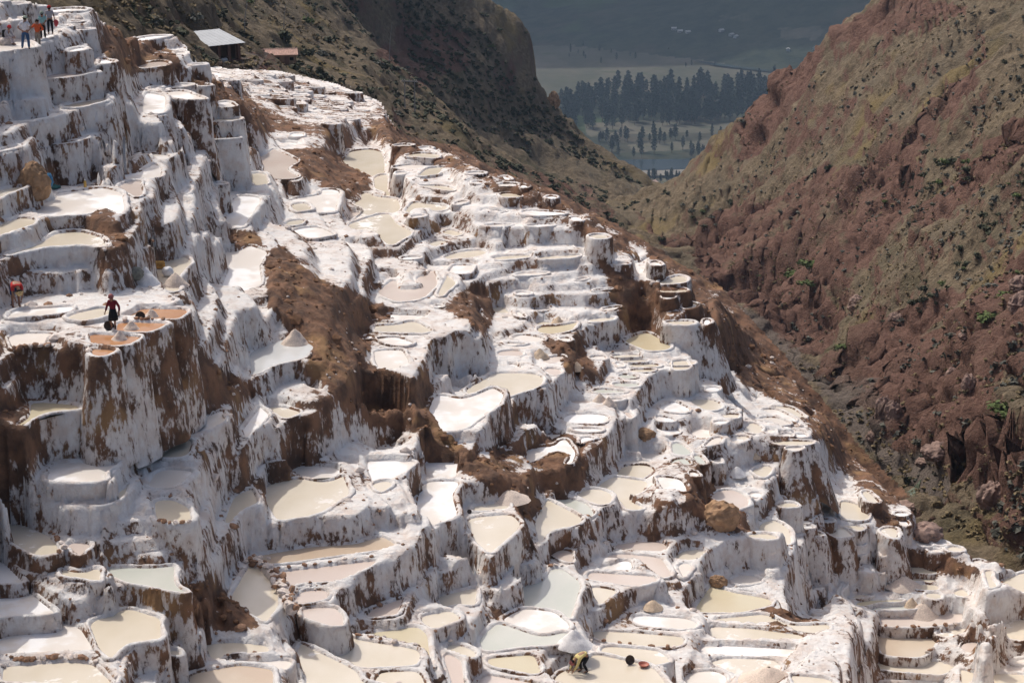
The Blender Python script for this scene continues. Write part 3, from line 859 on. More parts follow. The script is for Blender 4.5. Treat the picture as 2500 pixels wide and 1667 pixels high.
class Fan:
    def __init__(self, th0, th1, nt, r0, r1, nr):
        self.th = np.linspace(radians(th0), radians(th1), nt)
        self.lr = np.linspace(math.log(r0), math.log(r1), nr)
        self.nt, self.nr = nt, nr
        T, L = np.meshgrid(self.th, self.lr)
        R = np.exp(L)
        self.X, self.Y = R * np.sin(T), R * np.cos(T)
        self.z = np.full((nr, nt), np.nan)
    def ij(self, x, y):
        t = np.arctan2(x, y); l = 0.5 * np.log(np.maximum(x * x + y * y, 1e-6))
        return (l - self.lr[0]) / (self.lr[1] - self.lr[0]), (t - self.th[0]) / (self.th[1] - self.th[0])
    def splat(self, P, w=1.0):
        """average scattered heights into cells; returns nothing, fills self.acc"""
        if not hasattr(self, 'acc'):
            self.acc = np.zeros((self.nr, self.nt)); self.cnt = np.zeros((self.nr, self.nt))
        i, j = self.ij(P[:, 0], P[:, 1])
        i = np.rint(i).astype(int); j = np.rint(j).astype(int)
        m = (i >= 0) & (i < self.nr) & (j >= 0) & (j < self.nt)
        np.add.at(self.acc, (i[m], j[m]), P[m, 2] * w); np.add.at(self.cnt, (i[m], j[m]), w)
    def fill(self, iters=40):
        known = self.cnt > 0
        v = np.where(known, self.acc / np.maximum(self.cnt, 1e-9), 0.0)
        self.z = self._fill(v, known.astype(float), iters)
        return self.z
    def _fill(self, v, k, iters):
        h, w = v.shape
        if min(h, w) <= 4 or k.all():
            m = (v * k).sum() / max(k.sum(), 1e-9)
            return np.where(k > 0, v, m)
        H, W = (h + 1) // 2, (w + 1) // 2
        vp = np.zeros((H * 2, W * 2)); kp = np.zeros((H * 2, W * 2))
        vp[:h, :w] = v * k; kp[:h, :w] = k
        ks = kp.reshape(H, 2, W, 2).sum((1, 3)); vs = vp.reshape(H, 2, W, 2).sum((1, 3))
        c = self._fill(vs / np.maximum(ks, 1e-9), (ks > 0).astype(float), iters)
        yi = (np.arange(h) - .5) / 2; xi = (np.arange(w) - .5) / 2
        y0 = np.clip(np.floor(yi).astype(int), 0, H - 1); y1 = np.minimum(y0 + 1, H - 1); fy = np.clip(yi - y0, 0, 1)[:, None]
        x0 = np.clip(np.floor(xi).astype(int), 0, W - 1); x1 = np.minimum(x0 + 1, W - 1); fx = np.clip(xi - x0, 0, 1)[None]
        up = (c[y0][:, x0] * (1 - fx) + c[y0][:, x1] * fx) * (1 - fy) + (c[y1][:, x0] * (1 - fx) + c[y1][:, x1] * fx) * fy
        out = np.where(k > 0, v, up)
        for _ in range(iters):
            p = np.pad(out, 1, mode='edge')
            avg = (p[:-2, 1:-1] + p[2:, 1:-1] + p[1:-1, :-2] + p[1:-1, 2:]) * .25
            out = np.where(k > 0, v, avg)
        return out
    def blur(self, a, n=1):
        for _ in range(n):
            p = np.pad(a, 1, mode='edge')
            a = (p[:-2, 1:-1] + p[2:, 1:-1] + p[1:-1, :-2] + p[1:-1, 2:]) * .125 + a * .5
        return a
    def at(self, x, y, a=None):
        a = self.z if a is None else a
        i, j = self.ij(np.asarray(x, float), np.asarray(y, float))
        i = np.clip(i, 0, self.nr - 1.001); j = np.clip(j, 0, self.nt - 1.001)
        i0 = i.astype(int); j0 = j.astype(int); fi = i - i0; fj = j - j0
        return (a[i0, j0] * (1 - fj) + a[i0, j0 + 1] * fj) * (1 - fi) + (a[i0 + 1, j0] * (1 - fj) + a[i0 + 1, j0 + 1] * fj) * fi
    def pts(self):
        return np.stack([self.X.ravel(), self.Y.ravel(), self.z.ravel()], -1)
    def normals(self):
        P = np.stack([self.X, self.Y, self.z], -1)
        a = np.gradient(P, axis=0); b = np.gradient(P, axis=1)
        n = np.cross(b, a); n /= np.linalg.norm(n, axis=-1, keepdims=True) + 1e-9
        return n.reshape(-1, 3)
    def mesh(self, name, keep=None, disp=None):
        n = np.arange(self.nr * self.nt).reshape(self.nr, self.nt)
        f = np.stack([n[:-1, :-1], n[:-1, 1:], n[1:, 1:], n[1:, :-1]], -1).reshape(-1, 4)
        V = self.pts()
        if disp is not None: V = V + disp
        if keep is not None:
            fk = keep[:-1, :-1] | keep[:-1, 1:] | keep[1:, 1:] | keep[1:, :-1]
            f = f[fk.ravel()]
            used = np.zeros(len(V), bool); used[f.ravel()] = True
            remap = np.cumsum(used) - 1
            f = remap[f]; self.used = used
            V = V[used]
        else:
            self.used = np.ones(len(V), bool)
        return mesh_np(name, V, f)

def sample_region(poly, dist, step, off=0.0):
    poly = np.array(poly)
    x = np.arange(poly[:, 0].min(), poly[:, 0].max(), step); y = np.arange(max(poly[:, 1].min(), -200), poly[:, 1].max(), step)
    X, Y = np.meshgrid(x, y); X = X.ravel(); Y = Y.ravel()
    m = in_poly(X, Y, poly)
    X, Y = X[m], Y[m]
    d = dist(X, Y)
    return rays(X, Y) * d[:, None], X, Y

def soft_mask(polys, blur=3, res=4.0):
    """photo-space mask of soil patches, later read at the projected position of each vertex"""
    w, h = int(3300 / res), int(2500 / res)
    X, Y = np.meshgrid(np.arange(w) * res - 400, np.arange(h) * res - 200)
    m = np.zeros((h, w))
    for poly, v in polys:
        m = np.maximum(m, in_poly(X, Y, D2S(poly)) * v)
    for _ in range(blur):
        p = np.pad(m, 1, mode='edge')
        m = (p[:-2, 1:-1] + p[2:, 1:-1] + p[1:-1, :-2] + p[1:-1, 2:] + p[1:-1, 1:-1]) / 5
    def read(P):
        px, py = project(P)
        i = np.clip(((py + 200) / res).astype(int), 0, h - 1); j = np.clip(((px + 400) / res).astype(int), 0, w - 1)
        return m[i, j]
    return read

# photo outlines of the big land forms (2352 px view)
S_TOP = [(-420, -40), (0, -5), (130, 5), (240, 35), (300, 75), (370, 85), (420, 95), (440, 150), (520, 165), (640, 170), (770, 200), (870, 240), (900, 320),
         (1040, 350), (1120, 400), (1250, 445), (1350, 500), (1450, 555), (1560, 625), (1640, 670), (1780, 820), (1900, 960), (1960, 1040), (2070, 1150),
         (2160, 1230), (2250, 1290), (2352, 1305), (2800, 1330)]
S_REG = D2S(S_TOP + [(2800, 2000), (-420, 2000)])
LM_EDGE = [(720, -40), (760, 60), (840, 130), (900, 210), (960, 270), (1080, 330), (1110, 380), (1250, 480), (1440, 545), (1450, 555)]
L_REG = D2S([(-420, -160), (720, -160)] + LM_EDGE + S_TOP[16::-1])
M_REG = D2S([(720, -160), (1080, -160), (1105, -5), (1125, 20), (1190, 50), (1205, 80), (1215, 130), (1225, 200), (1230, 225), (1270, 232), (1282, 262), (1340, 320), (1400, 375), (1480, 430),
             (1500, 455), (1430, 530)] + LM_EDGE[:-2][::-1])
R_REG = D2S([(2160, -160), (2010, -5), (1960, 35), (1890, 100), (1850, 130), (1790, 190), (1760, 250), (1720, 290), (1680, 320), (1655, 318), (1600, 370), (1560, 420), (1530, 445), (1500, 470), (1430, 530), (1500, 585), (1560, 640), (1640, 690), (1760, 790), (1870, 890),
             (1900, 940), (2050, 1090), (2150, 1190), (2352, 1280), (2800, 1420), (2800, -160)])
l_dist = RBF([(-300, 0, 184), (100, -10, 188), (280, 20, 208), (430, 30, 264), (430, 130, 264), (480, 140, 268), (560, 150, 280), (640, 160, 308), (700, 190, 312), (850, 225, 320), (700, 60, 432), (800, 130, 442), (600, 0, 432),
               (430, -40, 320), (950, 320, 344), (900, 220, 414), (1100, 370, 419), (1040, 355, 336), (1250, 455, 419), (1400, 530, 460), (1440, 545, 469), (720, 0, 478)])
m_dist = RBF([(760, 0, 560), (900, 100, 600), (1100, 10, 640), (1200, 100, 645), (1225, 200, 640), (1000, 200, 592), (1100, 300, 600), (1250, 260, 640), (1340, 330, 640), (1480, 440, 625), (1200, 420, 590),
              (1350, 480, 580), (1430, 530, 570), (900, 220, 575), (1000, 300, 570), (900, -60, 610)])
r_dist = RBF([(2010, 0, 450), (1890, 100, 455), (1790, 190, 465), (1720, 285, 475), (1640, 340, 488), (1560, 420, 500), (1440, 525, 500), (1500, 585, 455), (1640, 690, 385), (1760, 790, 340), (1870, 890, 300), (1950, 1000, 255),
              (2080, 1110, 215), (2200, 1200, 196), (2352, 1275, 182), (2352, 1000, 196), (2352, 600, 245), (2352, 300, 300), (2352, 0, 380), (2150, 0, 425), (2000, 300, 390), (2000, 600, 325), (2100, 800, 270), (2150, 1000, 228),
              (2200, 500, 300), (1800, 500, 410), (1700, 600, 400), (2250, 1050, 190), (2352, 1150, 176), (2180, 1170, 196), (2700, 0, 330), (2700, 600, 205), (2700, 1300, 150), (2200, 900, 225), (2300, 920, 200)])
# scarps and hollows of the red slope: outline and how many metres they are cut back
SCARPS = [([(1690, 710), (1780, 655), (1890, 680), (1960, 750), (1870, 890), (1790, 800)], 9), ([(2140, 300), (2190, 200), (2290, 130), (2300, 150), (2240, 240), (2150, 330)], 7),
          ([(1990, 400), (2090, 330), (2150, 240), (2180, 260), (2120, 340), (2040, 420), (1960, 450)], 6), ([(1900, 590), (1990, 520), (2080, 430), (2110, 440), (2040, 560), (1960, 640)], 7),
          ([(2100, 520), (2200, 430), (2352, 330), (2500, 260), (2500, 330), (2300, 420), (2180, 540), (2100, 590)], 6), ([(2180, 1190), (2200, 1060), (2260, 1010), (2352, 1120), (2500, 1200), (2500, 1330), (2352, 1270)], 5),
          ([(1740, 240), (1800, 190), (1880, 120), (1890, 150), (1830, 260), (1760, 340), (1700, 380), (1690, 330)], 6), ([(1530, 600), (1640, 560), (1720, 560), (1660, 650), (1600, 650)], 6),
          ([(2000, 1000), (2150, 900), (2250, 860), (2230, 920), (2100, 1010)], 3.5), ([(1960, 820), (2080, 760), (2200, 660), (2210, 690), (2100, 800), (1980, 870)], 3)]
sc_read = [(soft_mask([(poly, 1.0)], 5), amt) for poly, amt in SCARPS]
def cut(P):
    c = 0
    for rd, amt in sc_read:
        c = c + rd(P) * amt * 1.2
    d = np.linalg.norm(P, axis=1, keepdims=True)
    return P * (1 + np.reshape(c, (-1, 1)) / d)

# ---- the salt hillside
GS = Fan(-18.5, 20.5, 585, 54, 280, 860)
own = np.full((GS.nr, GS.nt), -1, np.int32)
for i in sorted(range(NP_), key=lambda q: pans[q]['h'], reverse=True):           # upper pans lie over lower ones
    gi, gj = GS.ij(pans[i]['plan'][:, 0], pans[i]['plan'][:, 1])
    a0, a1 = max(int(gi.min()), 0), min(int(gi.max()) + 2, GS.nr); b0, b1 = max(int(gj.min()), 0), min(int(gj.max()) + 2, GS.nt)
    if a1 <= a0 or b1 <= b0: continue
    JJ, II = np.meshgrid(np.arange(b0, b1) + .0, np.arange(a0, a1) + .0)
    m = in_poly(JJ, II, np.stack([gj, gi], -1))
    own[a0:a1, b0:b1][m] = i
def own_at(x, y):
    i, j = GS.ij(x, y)
    i = np.rint(i).astype(int); j = np.rint(j).astype(int)
    ok = (i >= 0) & (i < GS.nr) & (j >= 0) & (j < GS.nt)
    return np.where(ok, own[np.clip(i, 0, GS.nr - 1), np.clip(j, 0, GS.nt - 1)], -1)
level = -np.array([p['h'] for p in pans])

def resample(P, step):
    Q = np.vstack([P, P[:1]])
    s = np.concatenate([[0], np.cumsum(np.linalg.norm(np.diff(Q, axis=0), axis=1))])
    n = max(10, int(s[-1] / step))
    t = np.linspace(0, s[-1], n, endpoint=False)
    return np.stack([np.interp(t, s, Q[:, 0]), np.interp(t, s, Q[:, 1])], -1)
def loop_avg(a, n=2):
    for _ in range(n):
        a = (np.roll(a, 1, 0) + a * 2 + np.roll(a, -1, 0)) / 4
    return a
def make_ring(i):
    p = pans[i]
    P = p['plan']
    if np.sum(P[:, 0] * np.roll(P[:, 1], -1) - np.roll(P[:, 0], -1) * P[:, 1]) < 0: P = P[::-1]      # counter-clockwise
    P = loop_avg(resample(P, 0.24 * p['d'] / 95), 1)
    t = np.roll(P, -1, 0) - np.roll(P, 1, 0)
    nrm = np.stack([t[:, 1], -t[:, 0]], -1)
    nrm = loop_avg(nrm / (np.linalg.norm(nrm, axis=1, keepdims=True) + 1e-9), 2)
    nrm /= np.linalg.norm(nrm, axis=1, keepdims=True) + 1e-9
    hit = np.full(len(P), -1); gap = np.full(len(P), 9.0)
    for s in np.arange(0.1, 6.0, 0.12):
        Q = P + nrm * s
        o = own_at(Q[:, 0], Q[:, 1])
        new = (hit < 0) & (o >= 0) & (o != i)
        hit[new] = o[new]; gap[new] = s
    p['ring'], p['nrm'], p['hit'], p['gap'] = P, nrm, hit, gap
for i in range(NP_): make_ring(i)
R2_ = np.hypot(GS.X, GS.Y)

EARTH = [([(600, 580), (650, 560), (720, 640), (810, 670), (860, 700), (870, 750), (830, 830), (990, 880), (1000, 960), (1050, 1020), (1130, 1060), (1210, 1120), (1245, 1205), (1190, 1180), (1120, 1110), (1000, 1050), (930, 970), (850, 970), (760, 900), (690, 800), (620, 700)], 1.0),
         ([(640, 340), (740, 340), (850, 385), (850, 445), (760, 440), (660, 385)], 1.0), ([(240, 50), (300, 80), (400, 120), (420, 165), (300, 165), (240, 130)], 1.0),
         ([(440, 150), (520, 200), (640, 265), (690, 300), (600, 300), (520, 255), (450, 210)], 1.0), ([(-60, 870), (0, 885), (60, 930), (90, 990), (70, 1050), (-60, 1020)], .5),
         ([(310, 1355), (480, 1335), (560, 1375), (600, 1450), (480, 1440), (350, 1395)], 1.1), ([(1120, 1030), (1300, 995), (1340, 1010), (1335, 1115), (1250, 1135), (1150, 1105)], .9),
         ([(1110, 1080), (1160, 1095), (1240, 1150), (1245, 1205), (1170, 1150)], 1.0), ([(1570, 1090), (1650, 1105), (1710, 1170), (1730, 1235), (1640, 1205), (1575, 1150)], 1.0),
         ([(1740, 1385), (1890, 1430), (1870, 1445), (1770, 1430)], 1.0), ([(1480, 575), (1620, 650), (1780, 810), (1900, 955), (1960, 1035), (2070, 1155), (2010, 1165), (1900, 1020), (1820, 940), (1700, 880), (1600, 720), (1500, 620)], .85),
         ([(1010, 700), (1090, 655), (1150, 700), (1110, 765)], .8), ([(840, 270), (930, 290), (960, 335), (900, 335)], .9), ([(1360, 575), (1440, 640), (1490, 700), (1510, 790), (1460, 770), (1400, 660)], .9),
         ([(1240, 775), (1330, 790), (1370, 850), (1300, 855)], 1.0), ([(500, 515), (590, 535), (610, 575), (540, 565)], 1.0), ([(370, 845), (480, 825), (570, 880), (610, 910), (520, 925), (420, 900)], .62),
         ([(200, 440), (250, 480), (290, 560), (240, 580), (205, 500)], .5), ([(880, 850), (990, 880), (1000, 960), (930, 960)], 1.0), ([(1440, 640), (1520, 640), (1560, 700), (1500, 700)], .7),
         ([(840, 700), (880, 690), (900, 740), (850, 770)], .6), ([(1000, 290), (1060, 330), (1020, 345), (930, 325)], .6), ([(440, 270), (560, 280), (600, 360), (520, 330)], .45), ([(1990, 1150), (2080, 1180), (2100, 1230), (2010, 1200)], .8),
         ([(2060, 1255), (2180, 1280), (2260, 1310), (2150, 1320)], .7), ([(860, 230), (930, 330), (1060, 365), (1160, 415), (1270, 455), (1460, 565), (1440, 590), (1240, 480), (1030, 385), (900, 350)], .7),
         ([(900, 318), (1040, 348), (1120, 398), (1250, 443), (1350, 498), (1450, 553), (1560, 623), (1640, 668), (1780, 818), (1900, 958), (1960, 1038), (2070, 1148), (2160, 1228), (2250, 1284), (2352, 1300), (2900, 1330), (2900, 900), (2300, 600), (1700, 300), (1000, 200)], 1.0),
         ([(490, 165), (640, 168), (880, 240), (900, 330), (720, 340), (560, 250)], .35)]
# constraints for the ground between the pans
samp, SX, SY = sample_region(S_REG, s_dist2, 9.0)
near = np.zeros(len(SX), bool)
rid = raster >= 0
k = 20
dil = rid.copy()
for _ in range(k):
    q = np.pad(dil, 1); dil = q[:-2, 1:-1] | q[2:, 1:-1] | q[1:-1, :-2] | q[1:-1, 2:] | dil
ix = np.clip(((SX - RX0) / RS).astype(int), 0, RW - 1); iy = np.clip(((SY - RY0) / RS).astype(int), 0, RH - 1)
inr = (SX > RX0) & (SX < RX0 + RW * RS) & (SY > RY0) & (SY < RY0 + RH * RS)
free = ~(dil[iy, ix] & inr)
BASE = Fan(-20, 21, 210, 52, 330, 260)
BASE.splat(samp); BASE.fill(20); BASE.z = BASE.blur(BASE.z, 6)
# the slope as seen: depth between the pans is filled in smoothly from pan to pan, which makes the retaining walls
ldv = np.full((RH, RW), np.nan)
GX, GY = np.meshgrid(np.arange(RW) * RS + RX0, np.arange(RH) * RS + RY0)
hs = np.array([p['h'] for p in pans])
mk = raster >= 0
DZ = rays(GX, GY)[..., 2]
ldv[mk] = np.log(hs[raster[mk]] / -DZ[mk])
near40 = rid.copy()
for _ in range(24):
    q = np.pad(near40, 1); near40 = q[:-2, 1:-1] | q[2:, 1:-1] | q[1:-1, :-2] | q[1:-1, 2:] | near40
sreg = in_poly(GX, GY, S_REG)
fr_ = (~near40) & sreg
fr_[::1, ::1] &= ((np.arange(RH)[:, None] % 6 == 0) & (np.arange(RW)[None] % 6 == 0))
ldv[fr_] = np.log(s_dist2(GX[fr_], GY[fr_]))
kn = ~np.isnan(ldv)
ld = GS._fill(np.where(kn, ldv, 0.0), kn.astype(float), 60)
vis = sreg & ~mk
VP = rays(GX[vis], GY[vis]) * np.exp(ld[vis])[:, None]
GS.splat(VP, 1.0)
off_ = ~((SX > RX0 + 10) & (SX < RX0 + RW * RS - 10) & (SY > RY0 + 10) & (SY < RY0 + RH * RS - 10))
GS.splat(samp[off_], 0.5)
bx = np.array(D2S(S_TOP[12:]))                       # the rim of the ravine: ground falls away beyond it
for s in np.linspace(0, 1, 320):
    k = s * (len(bx) - 1); a = int(min(k, len(bx) - 2)); q = bx[a] + (bx[a + 1] - bx[a]) * (k - a)
    ix_, iy_ = int(np.clip((q[0] - RX0) / RS, 0, RW - 1)), int(np.clip((q[1] - RY0) / RS + 3, 0, RH - 1))
    P0 = rays(q[0], q[1]) * math.exp(ld[iy_, ix_])
    for o, dz in ((1.5, 4), (3, 8), (6, 15), (12, 26)):
        GS.splat(np.array([[P0[0] + o * .8, P0[1] + o * .6, P0[2] - dz]]), 4.0)
for i, p in enumerate(pans):
    L = level[i]; P = p['ring']
    GS.splat(np.column_stack([P, np.full(len(P), L - .05)]), 2.0)
    for f in (.85, .6, .3):
        Q = P.mean(0) + (P - P.mean(0)) * f
        GS.splat(np.column_stack([Q, np.full(len(P), L - .2)]), 2.0)
T0 = GS.fill(30)
T = GS.blur(T0, 1)
earth_read = soft_mask(EARTH, 3)
# terraces: ground steps down by retaining walls to the level of the next pan
XY = np.array([p['ring'].mean(0) for p in pans])
Gx, Gy, Gz = GS.X.ravel(), GS.Y.ravel(), T.ravel()
wob = fbm(np.stack([Gx * .45, Gy * .45, Gz * .2], -1), 3)
snap = np.empty(len(Gx)); slab = np.full(len(Gx), -1, np.int32)
lev32 = level.astype(np.float32); XYf = XY.astype(np.float32)
for s in range(0, len(Gx), 8000):
    dd = (Gx[s:s + 8000, None].astype(np.float32) - XYf[None, :, 0]) ** 2 + (Gy[s:s + 8000, None].astype(np.float32) - XYf[None, :, 1]) ** 2
    kk = np.argpartition(dd, 6, axis=1)[:, :6]
    lv_ = level[kk]
    b = np.where(lv_ <= (Gz[s:s + 8000] + .30 + .12 * wob[s:s + 8000])[:, None], lv_, -1e9).max(1)
    snap[s:s + 8000] = b
    dk = np.take_along_axis(dd, kk, 1); dk = np.where(np.abs(lv_ - b[:, None]) < .12, dk, 1e9)      # of equal levels, the closest pan
    slab[s:s + 8000] = np.where(b > -1e8, kk[np.arange(len(kk)), dk.argmin(1)], -1)
hgt = 1.15 + .35 * vnoise(np.stack([Gx * .12, Gy * .12, 0 * Gx], -1))
fr = (Gz + .35 * wob) / 1.2
fl = np.floor(fr); ff = fr - fl
stepz = (fl + np.clip((ff - .74) / .26, 0, 1) + .08 * ff) * 1.2 - .2 * wob
use = (snap > -1e8) & (Gz - snap < 1.55)
tgt = np.where(use, snap + .03 + .06 * wob, stepz)
e0 = np.clip(earth_read(np.stack([Gx, Gy, Gz], -1)), 0, 1)
def dilate(m, n):
    for _ in range(n):
        q = np.pad(m, 1); m = q[:-2, 1:-1] | q[2:, 1:-1] | q[1:-1, :-2] | q[1:-1, 2:] | m
    return m
def erode(m, n):
    for _ in range(n):
        q = np.pad(m, 1); m = q[:-2, 1:-1] & q[2:, 1:-1] & q[1:-1, :-2] & q[1:-1, 2:] & m
    return m
e1 = np.where(dilate(own >= 0, 9).ravel(), np.minimum(e0, .3), e0)
tgt = Gz + (tgt - Gz) * (0.93 - 0.75 * e1)
T = GS.blur(tgt.reshape(T.shape), 1)
# each pan takes in the level ledge round it, so that neighbours meet at shared walls
T2 = T.copy()
mn = T2.copy()                                                # drop spikes thinner than a wall
for _ in range(3):
    q = np.pad(mn, 1, mode='edge'); mn = np.minimum.reduce([q[:-2, 1:-1], q[2:, 1:-1], q[1:-1, :-2], q[1:-1, 2:], mn])
for _ in range(3):
    q = np.pad(mn, 1, mode='edge'); mn = np.maximum.reduce([q[:-2, 1:-1], q[2:, 1:-1], q[1:-1, :-2], q[1:-1, 2:], mn])
T = np.where(own < 0, np.maximum(np.minimum(T2, mn + .35), mn), T2)
lab2 = np.where(use & (e1 < .5), slab, -1).reshape(T.shape)
def outline(m):
    """outer boundary of a mask, followed cell by cell"""
    m = np.pad(m, 1); ys, xs = np.nonzero(m)
    k0 = np.lexsort((xs, ys))[0]; y0, x0 = int(ys[k0]), int(xs[k0])
    N8 = [(0, 1), (1, 1), (1, 0), (1, -1), (0, -1), (-1, -1), (-1, 0), (-1, 1)]
    y, x, d = y0, x0, 6; out = []
    for _ in range(4000):
        out.append((y - 1, x - 1))
        for t in range(8):
            dd_ = (d + 6 + t) % 8
            if m[y + N8[dd_][0], x + N8[dd_][1]]:
                y += N8[dd_][0]; x += N8[dd_][1]; d = dd_; break
        else: break
        if (y, x) == (y0, x0): break
    return np.array(out, float)
def simplify(P, tol):
    """closed outline reduced to straight sides"""
    n = len(P); a = 0; b = int(np.argmax(((P - P[0]) ** 2).sum(1)))
    keep_ = {a, b}
    def rec(i0, i1):
        idx = np.arange(i0 + 1, i1) % n
        if len(idx) == 0: return
        p0, p1 = P[i0 % n], P[i1 % n]; d = p1 - p0; L_ = np.hypot(*d) + 1e-9
        dist = np.abs((P[idx, 0] - p0[0]) * d[1] - (P[idx, 1] - p0[1]) * d[0]) / L_
        k = int(dist.argmax())
        if dist[k] > tol:
            keep_.add(int(idx[k])); rec(i0, i0 + 1 + k); rec(i0 + 1 + k, i1)
    rec(a, b); rec(b, a + n)
    return P[sorted(keep_)]
taken = own >= 0
grown = 0
for i in sorted(range(NP_), key=lambda q: -pans[q]['area']):
    if pans[i]['far'] or pans[i]['kind'] == 'O': continue
    ii, jj = np.nonzero(own == i)
    if len(ii) < 30: continue
    a0, a1 = max(ii.min() - 38, 1), min(ii.max() + 39, GS.nr - 1); b0, b1 = max(jj.min() - 38, 1), min(jj.max() + 39, GS.nt - 1)
    me_ = own[a0:a1, b0:b1] == i
    cand = me_ | ((lab2[a0:a1, b0:b1] == i) & ~taken[a0:a1, b0:b1] & (np.abs(T[a0:a1, b0:b1] - level[i]) < .30))
    m = me_.copy()
    for _ in range(33): m = dilate(m, 1) & cand
    m = dilate(erode(m, 3), 3) & m
    m |= me_
    if m.sum() < me_.sum() * 1.12: continue
    C_ = outline(m)
    if len(C_) < 24: continue
    gi, gj = C_[:, 0] + a0, C_[:, 1] + b0
    r_ = np.exp(GS.lr[0] + gi * (GS.lr[1] - GS.lr[0])); t_ = GS.th[0] + gj * (GS.th[1] - GS.th[0])
    pl = np.stack([r_ * np.sin(t_), r_ * np.cos(t_)], -1)
    pl = simplify(loop_avg(resample(pl, .22 * pans[i]['d'] / 95), 2), .30 * (pans[i]['d'] / 95) ** .7)
    if len(pl) < 4: continue
    pl = loop_avg(resample(chaikin(pl), .22 * pans[i]['d'] / 95), 1)
    if np.sum(pl[:, 0] * np.roll(pl[:, 1], -1) - np.roll(pl[:, 0], -1) * pl[:, 1]) < 0: pl = pl[::-1]
    tt = np.roll(pl, -1, 0) - np.roll(pl, 1, 0); nn_ = np.stack([tt[:, 1], -tt[:, 0]], -1); nn_ /= np.linalg.norm(nn_, axis=1, keepdims=True) + 1e-9
    pl = loop_avg(pl - loop_avg(nn_, 2) * .20, 1)
    pans[i]['plan'] = pl
    fx, fy = project(np.column_stack([pl, np.full(len(pl), level[i])]))
    pans[i]['poly'] = np.stack([fx, fy], -1)
    pans[i]['area'] = abs(.5 * np.sum(fx * np.roll(fy, -1) - np.roll(fx, -1) * fy))
    gi, gj = GS.ij(pl[:, 0], pl[:, 1])
    JJ, II = np.meshgrid(np.arange(b0, b1) + .0, np.arange(a0, a1) + .0)
    ins = in_poly(JJ, II, np.stack([gj, gi], -1)) & ((own[a0:a1, b0:b1] < 0) | me_)
    own[a0:a1, b0:b1][me_] = -1
    own[a0:a1, b0:b1][ins] = i
    taken[a0:a1, b0:b1] |= m
    grown += 1
for i in range(NP_): make_ring(i)
# further small pans on every free ledge that is flat and wide enough
GS.z = T
fr2 = random.Random(21)
free_ij = np.argwhere((own < 0) & (e0.reshape(T.shape) < .25))
uu, vv = np.meshgrid(np.linspace(-1, 1, 7), np.linspace(-1, 1, 5)); uu = uu.ravel(); vv = vv.ravel()
n_fill = 0
for it in range(9000):
    if n_fill >= 140: break
    ci, cj = free_ij[fr2.randrange(len(free_ij))]
    if own[ci, cj] >= 0: continue
    x, y, z0 = GS.X[ci, cj], GS.Y[ci, cj], T[ci, cj]
    r_ = math.hypot(x, y)
    ppx, ppy = project(np.array([x, y, z0]))
    if not (-60 < ppx < 2560 and 20 < ppy < 1690) or r_ > 230 or not in_poly(np.array([ppx]), np.array([ppy - 14]), S_REG)[0]: continue
    gx = float(BASE.at(x + 2, y) - BASE.at(x - 2, y)); gy = float(BASE.at(x, y + 2) - BASE.at(x, y - 2)); gl = math.hypot(gx, gy) + 1e-6
    dn_ = np.array([-gx, -gy]) / gl; a_ = fr2.uniform(-.35, .35)
    dn_ = np.array([dn_[0] * math.cos(a_) - dn_[1] * math.sin(a_), dn_[0] * math.sin(a_) + dn_[1] * math.cos(a_)]); al = np.array([-dn_[1], dn_[0]])
    for sc_ in (1.0, .75, .55, .42):
        A_, B_ = fr2.uniform(1.7, 2.7) * sc_ * (r_ / 110) ** .3, fr2.uniform(.9, 1.3) * sc_ * (r_ / 110) ** .3
        if B_ < .55: break
        Q = np.array([x, y]) + np.outer(uu * (A_ + .3), al) + np.outer(vv * (B_ + .3), dn_)
        oz = GS.at(Q[:, 0], Q[:, 1])
        if (own_at(Q[:, 0], Q[:, 1]) >= 0).any() or oz.max() - oz.min() > .55: continue
        sk = fr2.uniform(-.3, .3)
        cor = [(-1, -1), (-.2, -1.05), (1, -.9), (1.08, .1), (.85, 1), (-.1, 1.06), (-1.05, .9), (-1.1, 0)]
        pl = np.array([np.array([x, y]) + al * (A_ * (c0 + sk * c1 + fr2.uniform(-.08, .08))) + dn_ * (B_ * (c1 + fr2.uniform(-.1, .1))) for c0, c1 in cor])
        lvl = float(np.median(oz)) + .05
        pp = np.column_stack([pl, np.full(8, lvl)]); fx, fy = project(pp)
        poly = np.stack([fx, fy], -1)
        pans.append(dict(kind=fr2.choices('WCPY', [5, 5, 2, .6])[0], poly=poly, cx=fx.mean(), cy=fy.mean(), area=abs(.5 * np.sum(fx * np.roll(fy, -1) - np.roll(fx, -1) * fy)), far=False, h=-lvl, d=math.hypot(r_, lvl), d0=r_, plan=pl))
        own_new = len(pans) - 1
        gi, gj = GS.ij(pl[:, 0], pl[:, 1])
        a0, a1 = max(int(gi.min()), 0), min(int(gi.max()) + 2, GS.nr); b0, b1 = max(int(gj.min()), 0), min(int(gj.max()) + 2, GS.nt)
        JJ, II = np.meshgrid(np.arange(b0, b1) + .0, np.arange(a0, a1) + .0)
        own[a0:a1, b0:b1][in_poly(JJ, II, np.stack([gj, gi], -1))] = own_new
        n_fill += 1
        break
level = -np.array([p['h'] for p in pans])
for i in range(NP_, len(pans)): make_ring(i)
NP_ = len(pans)
gr_, gc_ = np.gradient(T)
slope_ = np.hypot(gr_ / (R2_ * (GS.lr[1] - GS.lr[0])), gc_ / (R2_ * (GS.th[1] - GS.th[0]))).ravel()
calm = 1 / (1 + (slope_ / 1.6) ** 2) * .75 + .25
V = np.stack([GS.X.ravel(), GS.Y.ravel(), T.ravel()], -1)
ev = earth_read(V)
n1 = fbm(V * np.array([.9, .9, .5]), 5, 0.55)
n2 = fbm(V * np.array([.22, .22, .2]) + 40, 3)
ev = np.clip(ev, 0, 1.1)
